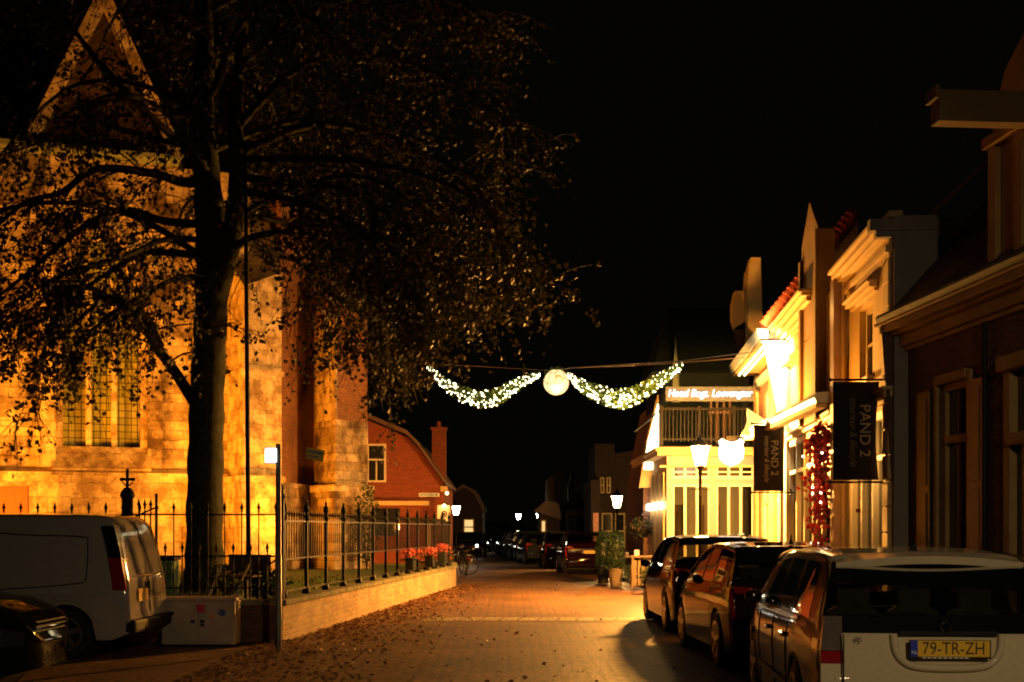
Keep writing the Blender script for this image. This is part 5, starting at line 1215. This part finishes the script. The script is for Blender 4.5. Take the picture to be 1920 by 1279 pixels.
# ---- far parked row, copies of two prototypes
row = 'cars parked along the far right kerb'
far = [(1105, 45.5, 'cargrey', mpv, 'dark car with red lamps parked beside the black planter', M['carred']),
       (1062, 51.5, 'cargrey', mpv, 'dark grey car with yellow plate left of the red lamped car', M['carblk']),
       (1022, 57.5, '', hat, 'black car glinting left of the yellow plated grey car', M['cargrey']),
       (1001, 63.5, '', mpv, 'silver car parked in front of the green roofed shop', M['carpale']),
       (985, 69.5, '', hat, 'small pale car in the middle of the far parked row', M['carpale']),
       (972, 76, '', hat, 'dark red car near the far end of the parked row', M['carred']),
       (962, 83, '', mpv, 'black car next to last in the far parked row', M['carblk']),
       (953, 91, '', hat, 'black car at the very end of the far parked row', M['carblk'])]
protos = {}
for i, (px, Zd, _, c, lab, pm_) in enumerate(far):
    x = ray(px, Zd) + .0
    args = dict(group=row)
    if c is mpv: t = make_car(lab, c, pm_, (x, Zd), -6 if i > 1 else -3, [(1.12, 1.80, .12, -.02), (1.88, 2.62, .03, -.26)], (.13, .36), (2.42, 3.15), (.035, .26, .74, .99), (3.9, 4.22, .6, .92), (.0, .80), **args)
    else: t = make_car(lab, c, pm_, (x, Zd), -6, [(1.12, 1.78, .12, -.02), (1.86, 2.58, .03, -.26)], (.15, .44), (2.36, 3.1), (.035, .28, .78, .99), (3.85, 4.17, .6, .92), (.0, .76), **args)
# oncoming / parked cars with lamps on at the left far side
for i, (px, Zd, lab) in enumerate(((884, 72, 'dark car with lit lamp under the far lit window'), (905, 88, 'dark car with two lit headlamps far down on the left'))):
    t = make_car(lab, hat, M['carblk'], (ray(px, Zd), Zd + 4), 180 + 4, [(1.12, 1.78, .12, -.02), (1.86, 2.58, .03, -.26)], (.15, .44), (2.36, 3.1), (.035, .28, .78, .99), (3.85, 4.17, .6, .92), (.0, .76), group='cars on the far left side')
    for sg in ((1, -1) if i else (1,)): MB().ball((4.16, sg * .6, .68), .07, 8, 6).build('lit_headlamp', M['headl'], t)

# ---- white van parked on the left, its rear towards the road
van = Car(4.28, 1.80, [(0, .50), (.02, .56), (.05, 1.0), (.12, 1.35), (.22, 1.70), (.32, 1.79), (.5, 1.815), (2.4, 1.83), (2.75, 1.77), (3.3, 1.28), (3.45, 1.18), (4.0, 1.03), (4.2, .86), (4.28, .6)],
          [(0, .50), (.06, .9), (.3, 1.12), (3.3, 1.10), (4.28, .7)], [(0, .90), (.03, .95), (.10, .97), (.3, .99), (.8, 1), (3.2, 1), (3.8, .95), (4.1, .86), (4.28, .7)], .82, 3.28, .315, gc=.24, tumble=.10)
van.mx = 2.95
t = make_car('white panel van parked sideways with its golden lit rear doors towards the road', van, M['vanp'], (-4.72, 16.75), -90 + 0,
             [(2.35, 3.0, .0, -.3)], None, (2.8, 3.32), (.03, .06, .3, .5), (3.95, 4.2, .5, .9), (.0, .78), name='parked_van', cat='van')
for o in [o for o in list(t.children) if o.name.startswith('tail_light') or o.name.startswith('number_plate')]:
    for k in list(o.children): bpy.data.objects.remove(k)
    bpy.data.objects.remove(o)
def vrear(y, z, off=0): 
    x = float(np.interp(z, [.5, .56, 1.0, 1.35, 1.70, 1.79], [0, .02, .05, .12, .22, .32])); return (x + .05 * (abs(y) / .85) ** 3 - off, y, z)
for sg in (1, -1):
    ya, yb = (.70, .865)
    b = MB(); nz = 12
    for j in range(nz + 1):
        z = .86 + (1.66 - .86) * j / nz; yy1 = yb - .10 * max(0, z - 1.1) ; yy0 = yy1 - .11 - .02 * math.sin(j / nz * 3.1)
        q0, q1 = vrear(sg * yy0, z, .03), vrear(sg * (yy1 + .012), z, .02)
        b.v += [q0, q1, (q1[0] + .16, sg * (yy1 + .018), z)]
        if j: a, c_ = (j - 1) * 3, j * 3; b.f += [(a, a + 1, c_ + 1, c_), (a + 1, a + 2, c_ + 2, c_ + 1)]
    up = MB(); up.v = b.v[18:]; up.n = len(up.v); up.f = [tuple(q - 18 for q in f) for f in b.f[12:]]; b.v = b.v[:21]; b.f = b.f[:12]; b.n = 21
    b.build('tail_light', M['redlens'], t, 50); up.build('tail_light_top', M['blkgloss'], t, 50)
def strip(pts, r, nm, m): MB().tube(pts, r, 5).build(nm, m, t, 50)
strip([vrear(.0, z, .012) for z in np.linspace(.56, 1.72, 12)], .008, 'door_gap', M['black'])
for z in (.72, 1.02): strip([vrear(y, z, .01) for y in np.linspace(-.66, .66, 9)], .012 if z < 1 else .018, 'door_crease', M['vanp'])
MB().box(-.05, .1, -.85, .85, .32, .49).build('bumper', M['black'], t, 0, .04)
MB().box(.005, .03, .12, .52, .70, .86).build('number_plate', M['plate'], t); MB().box(-.01, .02, -.02, .09, .80, .95).build('door_handle', M['black'], t)
for sg in (1, -1):          # pressed side panel outline, sliding rail, black sill
    sp_ = [(.62, .95), (.56, 1.02), (.56, 1.45), (.62, 1.52), (1.2, 1.54), (2.2, 1.53), (2.2, .90), (1.2, .90), (.62, .95)]
    def vs(x, z):
        zb_ = van.zb(x); v = z / zb_ if z < zb_ else 1 + (z - zb_) / ((van.zt(x) - zb_) * .88); 
        z0 = van.bottom(x); v = (z - z0) / (zb_ - z0) if z < zb_ else v
        y, zz_ = van.S(x, max(0, min(v, 1.99))); return (x, sg * (y + .003), zz_)
    MB().tube([vs(x, z) for x, z in [tuple(q) for q in catmull(sp_, 4)]], .008, 5).build('side_panel_groove', M['black'], t)
    MB().tube([vs(x, .80) for x in np.linspace(.3, 2.3, 12)], .012, 5).build('side_crease', M['vanp'], t, 60)
    a_ = [(.82 + .42 * math.cos(q), .315 + .44 * math.sin(q)) for q in np.linspace(0.25, math.pi - .25, 14)]
    MB().tube([vs(x, z) for x, z in a_], .022, 6).build('wheel_arch_lip', M['vanp'], t, 60)
    MB().prism([(1.3, .2), (2.85, .2), (2.85, .36), (1.3, .36)], sg * .88 - .01, sg * .88 + .01, 'xz').build('sill', M['black'], t)
# ---- black car nose at the lower left
nose = hat
t = make_car('glossy black car nose cut off at the lower left corner', hat, M['nosep'], (-8.86, 12.9), 90,
             [(1.12, 1.78, .12, -.02), (1.86, 2.58, .03, -.26)], (.15, .44), (2.36, 3.1), (.035, .28, .78, .99), (3.78, 4.17, .62, .97), (.0, .76))
for o in t.children:
    if o.name.startswith('headlight'): o.data.materials[0] = M['noselens']
g = MB()
for i in range(5): g.box(4.17, 4.215, -.40, .40, .52 + i * .045, .535 + i * .045)
g.build('grille', M['black'], t)

# ================================================================ street furniture on the left
x0, x1 = ray(300, 17.6), ray(443, 17.6)
t = thing('utility_cabinet', 'low dirty cream utility cabinet with small stickers before the railing', 'cabinet', ((x0 + x1) / 2, 17.6, 0)); hwid = (x1 - x0) / 2
MB().box(-hwid + .02, hwid - .02, 0, .38, .03, .63).build('body', M['cab'], t, 0, .012); MB().box(-hwid - .01, hwid + .01, -.03, .41, .632, .68).build('lid', M['cab'], t, 0, .012)
MB().box(-hwid + .05, hwid - .05, .02, .36, 0, .03).build('base', M['black'], t)
for k, (a, b_) in enumerate(((-hwid + .05, -.012), (.0, hwid - .05))):
    d = MB().box(a, b_, -.014, -.002, .07, .61).build('door', M['cab'], t, 0, .004)
    MB().box(b_ - .09 if k == 0 else a + .03, b_ - .03 if k == 0 else a + .09, -.022, -.015, .33, .37).build('latch', M['black'], d)
def stick(px, py, wd, h, m, nm, tri=False, rnd=False):
    x, z = ray(px, 17.6) - t.location.x, hz(py, 17.6) + .0
    b = MB()
    if tri: b.prism([(x - wd / 2, z - h / 2), (x + wd / 2, z - h / 2), (x, z + h / 2)], -.019, -.0145, 'xz')
    elif rnd: b.lathe([(wd / 2, -.019), (wd / 2, -.0145)], (x, 0, z), 16, 'y')
    else: b.box(x - wd / 2, x + wd / 2, -.019, -.0145, z - h / 2, z + h / 2)
    b.build(nm, m, t)
stick(377, 1141, .11, .11, M['sred'], 'red_sticker'); stick(398, 1154, .09, .08, M['sorange'], 'warning_sticker', tri=True); stick(417, 1149, .10, .1, M['sblue'], 'blue_round_sticker', rnd=True); stick(320, 1150, .10, .05, M['ink'], 'worn_label'); stick(380, 1172, .06, .035, M['ink'], 'keyhole_cover')
# signpost
px_ = ray(522, 17.1)
t = thing('sign_post', 'grey steel post with a small lit white box and a yellow sign', 'sign post', (px_, 17.1, 0))
MB().lathe([(.045, 0), (.045, 1.25), (.038, 1.26), (.036, 2.74), (.03, 2.76)], n=12).build('post', M['galv'], t, 40)
MB().box(-.17, -.01, -.08, -.04, 2.50, 2.70).build('lit_box', M['litbox'], t, 0, .02); MB().box(-.175, -.005, -.038, -.02, 2.49, 2.71).build('box_back', M['iron'], t)
sg_ = MB().box(.035, .30, -.012, .012, 2.60, 2.76); s = sg_.build('yellow_sign', M['signyel'], t); s.rotation_euler = (0, R(8), R(35))
lb = MB(); lb.box(.05, .28, -.016, -.0125, 2.695, 2.725); lb.box(.05, .22, -.016, -.0125, 2.64, 2.66); lb.build('lettering', M['signblue'], s)
# tall thin pole
a, b_ = P(466, 1108, 23.0), P(461, 420, 23.0)
t = thing('tall_thin_pole', 'tall thin dark pole leaning slightly behind the railing beside the trunk', 'pole', (a.x, 23, YZ))
MB().tube([(0, 0, 0), (0, 0, .9), tuple(Vector((b_.x - a.x, 0, b_.z - YZ)) * 1.22)], [.062, .045, .032], 10).build('shaft', M['iron'], t, 50); MB().lathe([(.07, 0), (.07, .25), (.05, .3)], n=10).build('foot', M['iron'], t)
# green bin
p = P(311, 1060, 20.5)
t = thing('wheeled_bin', 'pale green wheeled bin with dark lid behind the spear railing', 'bin', (p.x, 20.5, YZ))
MB().prism([(-.17, -.2), (.17, -.2), (.17, .2), (-.17, .2)], .08, .72).build('body', M['bin'], t, 0, .03); MB().box(-.19, .19, -.22, .22, .722, .79).build('lid', M['black'], t, 0, .02)
MB().lathe([(.09, -.18), (.09, .18)], (0, .18, .09), 12, 'x').build('wheel', M['black'], t); MB().box(.01, .04, -.206, -.202, .12, .35).build('yellow_tag', M['signyel'], t)
# bench seen from the side
p = P(445, 1110, 20.8)
t = thing('garden_bench', 'dark bench with two curved white side rails on the churchyard grass', 'bench', (p.x, 20.8, YZ), R(-12))
MB().box(-.40, .28, -.2, .35, .43, .47).build('seat', M['wood'], t, 0, .01); MB().box(-.32, .42, .36, .40, .52, .80).build('backrest', M['wood'], t, 0, .01)
for dx in (-.28, .18):
    MB().tube([tuple(q) for q in catmull([(dx - .12, -.25, .0), (dx - .06, -.25, .22), (dx + .02, -.24, .44), (dx + .12, -.22, .66)], 5)], .024, 6).build('side_rail', M['white'], t, 60)  # white paint stands for the shine on the metal rails
for dx in (-.35, .22):
    for dy in (-.15, .3): MB().box(dx - .025, dx + .025, dy - .025, dy + .025, 0, .428).build('leg', M['iron'], t)
# small shrubs by the bench
def shrub(name, label, loc, r, h, n, m='green', ls=(.05, .1), grp=None, stem=True):
    t = thing(name, label, 'shrub', loc, 0, grp); b = MB()
    for i in range(n):
        a = random.uniform(0, 6.28); q = random.random() ** .4; ph = random.random()
        b.leaf((r * q * math.cos(a) * math.sin(.4 + 2.4 * ph), r * q * math.sin(a) * math.sin(.4 + 2.4 * ph), .06 + h * (ph * .85 + .15 * random.random())), random.uniform(*ls))
    b.build('leaves', M[m], t)
    if stem:
        s = MB()
        for k in range(6): a = k * 1.05; s.tube([(0, 0, 0), (r * .3 * math.cos(a), r * .3 * math.sin(a), h * .4), (r * .6 * math.cos(a), r * .6 * math.sin(a), h * .8)], [.018, .012, .005], 4)
        s.build('stem', M['twig'], t)
    return t
shrub('garden_shrub', 'dark leafy shrub behind the bench in the churchyard', (P(430, 1100, 23).x, 23, YZ), .6, .55, 700)
shrub('garden_shrub', 'low green shrub right of the bench by the railing corner', (P(497, 1100, 21.5).x, 21.5, YZ), .45, .5, 600)
shrub('garden_shrub', 'small shrub growing at the right buttress foot of the church', (P(686, 1000, 38.0).x, 38.2, YZ), .5, 2.6, 900)
# hanging flower baskets on the street railing
for k, (px, py, Zd) in enumerate(((766, 1032, 28.2), (803, 1029, 30.9), (826, 1022, 32.8))):
    p = P(px, py, Zd); lab = ('pink flower box nearest on the street railing', 'pink flower box in the middle on the street railing', 'pink flower box last on the street railing by the wall end')[k]
    t = thing('flower_box', lab, 'flower box', (p.x + .05, Zd, p.z - .16), R(84), 'flower boxes hung on the street railing')
    MB().prism([(-.17, -.28), (.17, -.28), (.22, 0), (-.22, 0)], -.09, .09, 'xz').build('box', M['dgreen'], t, 0, .01)
    b = MB()
    for i in range(200): b.leaf((random.gauss(0, .12), random.gauss(0, .09), random.uniform(.0, .20) - abs(random.gauss(0, .03))), random.uniform(.04, .075))
    b.build('flowers', M['pink'], t); b = MB()
    for i in range(60): b.leaf((random.gauss(0, .14), random.gauss(0, .10), random.uniform(-.06, .08)), random.uniform(.04, .08))
    b.build('leaves', M['green'], t)
# bicycles
def bike(label, loc, rz, lean, m):
    t = thing('bicycle', label, 'bicycle', (loc[0], loc[1], 0), R(rz), 'bicycles parked past the wall end'); t.rotation_euler = (R(lean), 0, R(rz))
    for x in (0, 1.08):
        b = MB(); b.tube([(x + .34 * math.cos(a), 0, .35 + .34 * math.sin(a)) for a in np.linspace(0, 2 * math.pi, 25)], .018, 6); w_ = b.build('wheel', M['asph'], t, 60)
        s = MB()
        for k in range(12): a = k * math.pi / 6; s.tube([(x, 0, .35), (x + .33 * math.cos(a), 0, .35 + .33 * math.sin(a))], .003, 3)
        s.tube([(x, -.05, .35), (x, .05, .35)], .025, 8); s.build('spokes', M['rim'], w_)
        g = MB(); g.tube([(x + .37 * math.cos(a), 0, .35 + .37 * math.sin(a)) for a in np.linspace(.3 if x else .6, 2.6 if x else 3.3, 12)], .014, 4); g.build('mudguard', m, t, 60)
    f = MB(); f.tube([(0, 0, .35), (.45, 0, .30), (.30, 0, .85)], .016, 6).tube([(.45, 0, .30), (.90, 0, .80)], .018, 6).tube([(.33, 0, .70), (.88, 0, .86)], .016, 6).tube([(0, 0, .35), (.32, 0, .76)], .012, 5).tube([(1.08, 0, .35), (.98, 0, .62), (.88, 0, .95)], .017, 6); f.build('frame', m, t, 60)
    MB().tube([(.74, -.28, .98), (.86, -.24, 1.06), (.88, 0, 1.0), (.86, .24, 1.06), (.74, .28, .98)], .014, 6).build('handlebar', M['chrome'], t, 60)
    MB().prism([(.14, -.07), (.40, -.02), (.40, .02), (.14, .07)], .87, .93).build('saddle', M['black'], t, 0, .02); MB().box(-.28, .18, -.07, .07, .72, .74).build('carrier', M['galv'], t)
    MB().ball((.98, 0, .84), .035, 8, 6).build('front_lamp', M['chrome'], t); MB().box(-.34, -.31, -.03, .03, .60, .66).build('rear_lamp', M['redlens'], t)
    MB().tube([(.45, -.08, .30), (.52, -.1, .16), (.52, -.18, .16)], .01, 5).build('pedals', M['chrome'], t)
bike('chrome glinting bicycle nearest the road past the wall end', (-1.55, 43.6), 95, 6, M['iron'])
bike('second bicycle leaning left behind the nearest one past the wall end', (-1.95, 44.4), 80, -8, M['carred'])
bike('bicycle standing crosswise at the back of the small bicycle group', (-2.6, 45.2), 8, 5, M['cargrey'])
# ================================================================ terrace things on the right
def potted(px, py, Zd, label, r=.30, h=1.35, pm='terra', grp='clipped bushes in pots'):
    p = P(px, py, Zd); t = thing('potted_bush', label, 'potted bush', (p.x, Zd, .0), 0, grp)
    MB().lathe([(r * .62, 0), (r * .66, .03), (r * .92, .46), (r * 1.0, .47), (r * 1.0, .53), (r * .86, .53), (r * .8, .48)], n=14).build('pot', M[pm], t, 40)
    b = MB()
    for i in range(1500):
        a = random.uniform(0, 6.28); f = random.random(); rr = r * 1.12 * (1 - .35 * f ** 2.2) * (.75 + .3 * random.random()); b.leaf((rr * math.cos(a), rr * math.sin(a), .5 + h * f), random.uniform(.04, .075))
    for i in range(200): a = random.uniform(0, 6.28); q = r * random.random() * .75; b.leaf((q * math.cos(a), q * math.sin(a), .5 + h + random.gauss(0, .03)), .06)
    b.build('leaves', M['green'], t); MB().lathe([(.04, .4), (r * .72, .8), (r * .72, .5 + h * .8), (.05, .5 + h)], n=10).build('inner_growth', M['dgreen'], t)
potted(1155, 1100, 35.6, 'tall clipped bush in a pale ribbed pot at the terrace corner', .23, 1.0)
potted(1131, 1090, 38.5, 'tall clipped bush in a black pot left of the pale pot', .22, 1.0, 'black')
p = P(1205, 1100, 33.6)
t = thing('slatted_planter', 'pale slatted wooden planter stand on the hotel terrace', 'planter', (p.x, 33.6, .1))
for x in (-.28, .28):
    for y in (-.2, .2): MB().box(x - .03, x + .03, y - .03, y + .03, 0, .78).build('leg', M['wood'], t)
for i in range(5): MB().box(-.25 + i * .1, -.18 + i * .1, -.215, -.195, .05, .70).build('slat', M['wood'], t)
MB().box(-.33, .33, -.25, .25, .782, .82).build('top', M['wood'], t, 0, .006)
p = P(1185, 1062, 36.8)
t = thing('terrace_table', 'small terrace table behind the clipped bushes carrying a candle jar', 'table', (p.x, 36.8, .1))
MB().box(-.5, .5, -.35, .35, .70, .74).build('table_top', M['wood'], t, 0, .006); MB().lathe([(.22, 0), (.05, .05), (.04, .68), (.1, .7)], n=10).build('pedestal', M['iron'], t, 40)
t = thing('candle_jar', 'glowing orange candle jar on the small terrace table', 'candle jar', (p.x + .12, 36.6, .842)); MB().lathe([(.06, 0), (.07, .02), (.07, .17), (.06, .18)], n=12).build('jar', emit('candle_glow', (1, .42, .10), 3), t, 40); MB().lathe([(.065, .182), (.065, .2)], n=12).build('rim', M['iron'], t)
t = thing('candle_jar', 'paler small glass jar left of the glowing candle jar', 'jar', (p.x - .18, 36.6, .842)); MB().lathe([(.06, 0), (.07, .02), (.07, .10), (.05, .12)], n=12).build('jar', M['clrlens'], t, 40); MB().lathe([(.055, .122), (.055, .13)], n=12).build('rim', M['iron'], t)
shrub('terrace_shrub', 'low leafy shrub at the hotel corner behind the black car', (ray(1228, 31.5), 31.5, .1), .42, .62, 700, ls=(.05, .1), grp='low terrace shrubs')
shrub('terrace_shrub', 'small green shrub between the pale pot and the planter stand', (ray(1182, 35.4), 35.2, .1), .22, .5, 350, ls=(.04, .08), grp='low terrace shrubs')
shrub('terrace_shrub', 'green plant peeping over the car at the hotel window', (ray(1258, 33.2), 33.2, .1), .25, 1.25, 500, ls=(.05, .1), grp='low terrace shrubs')
# flower basket hanging at the hotel corner
p = P(1206, 990, 38.5)
t = thing('hanging_basket', 'hanging basket of red and green flowers left of the hotel corner', 'flower basket', tuple(p))
b = MB()
for i in range(600): b.leaf((random.gauss(0, .20), random.gauss(0, .16), random.gauss(.0, .13)), random.uniform(.05, .09))
b.build('leaves', M['green'], t); b = MB()
for i in range(170): b.leaf((random.gauss(0, .20), random.gauss(0, .16) - .08, random.gauss(.06, .12)), random.uniform(.04, .07))
b.build('flowers', M['litter'], t); MB().lathe([(.03, -.28), (.16, -.2), (.22, -.05)], n=12).build('basket', M['iron'], t, 40)
MB().tube([(.0, 0, -.05), (0, 0, .7), (.35, .1, .75)], .01, 4).build('hanger', M['iron'], t)
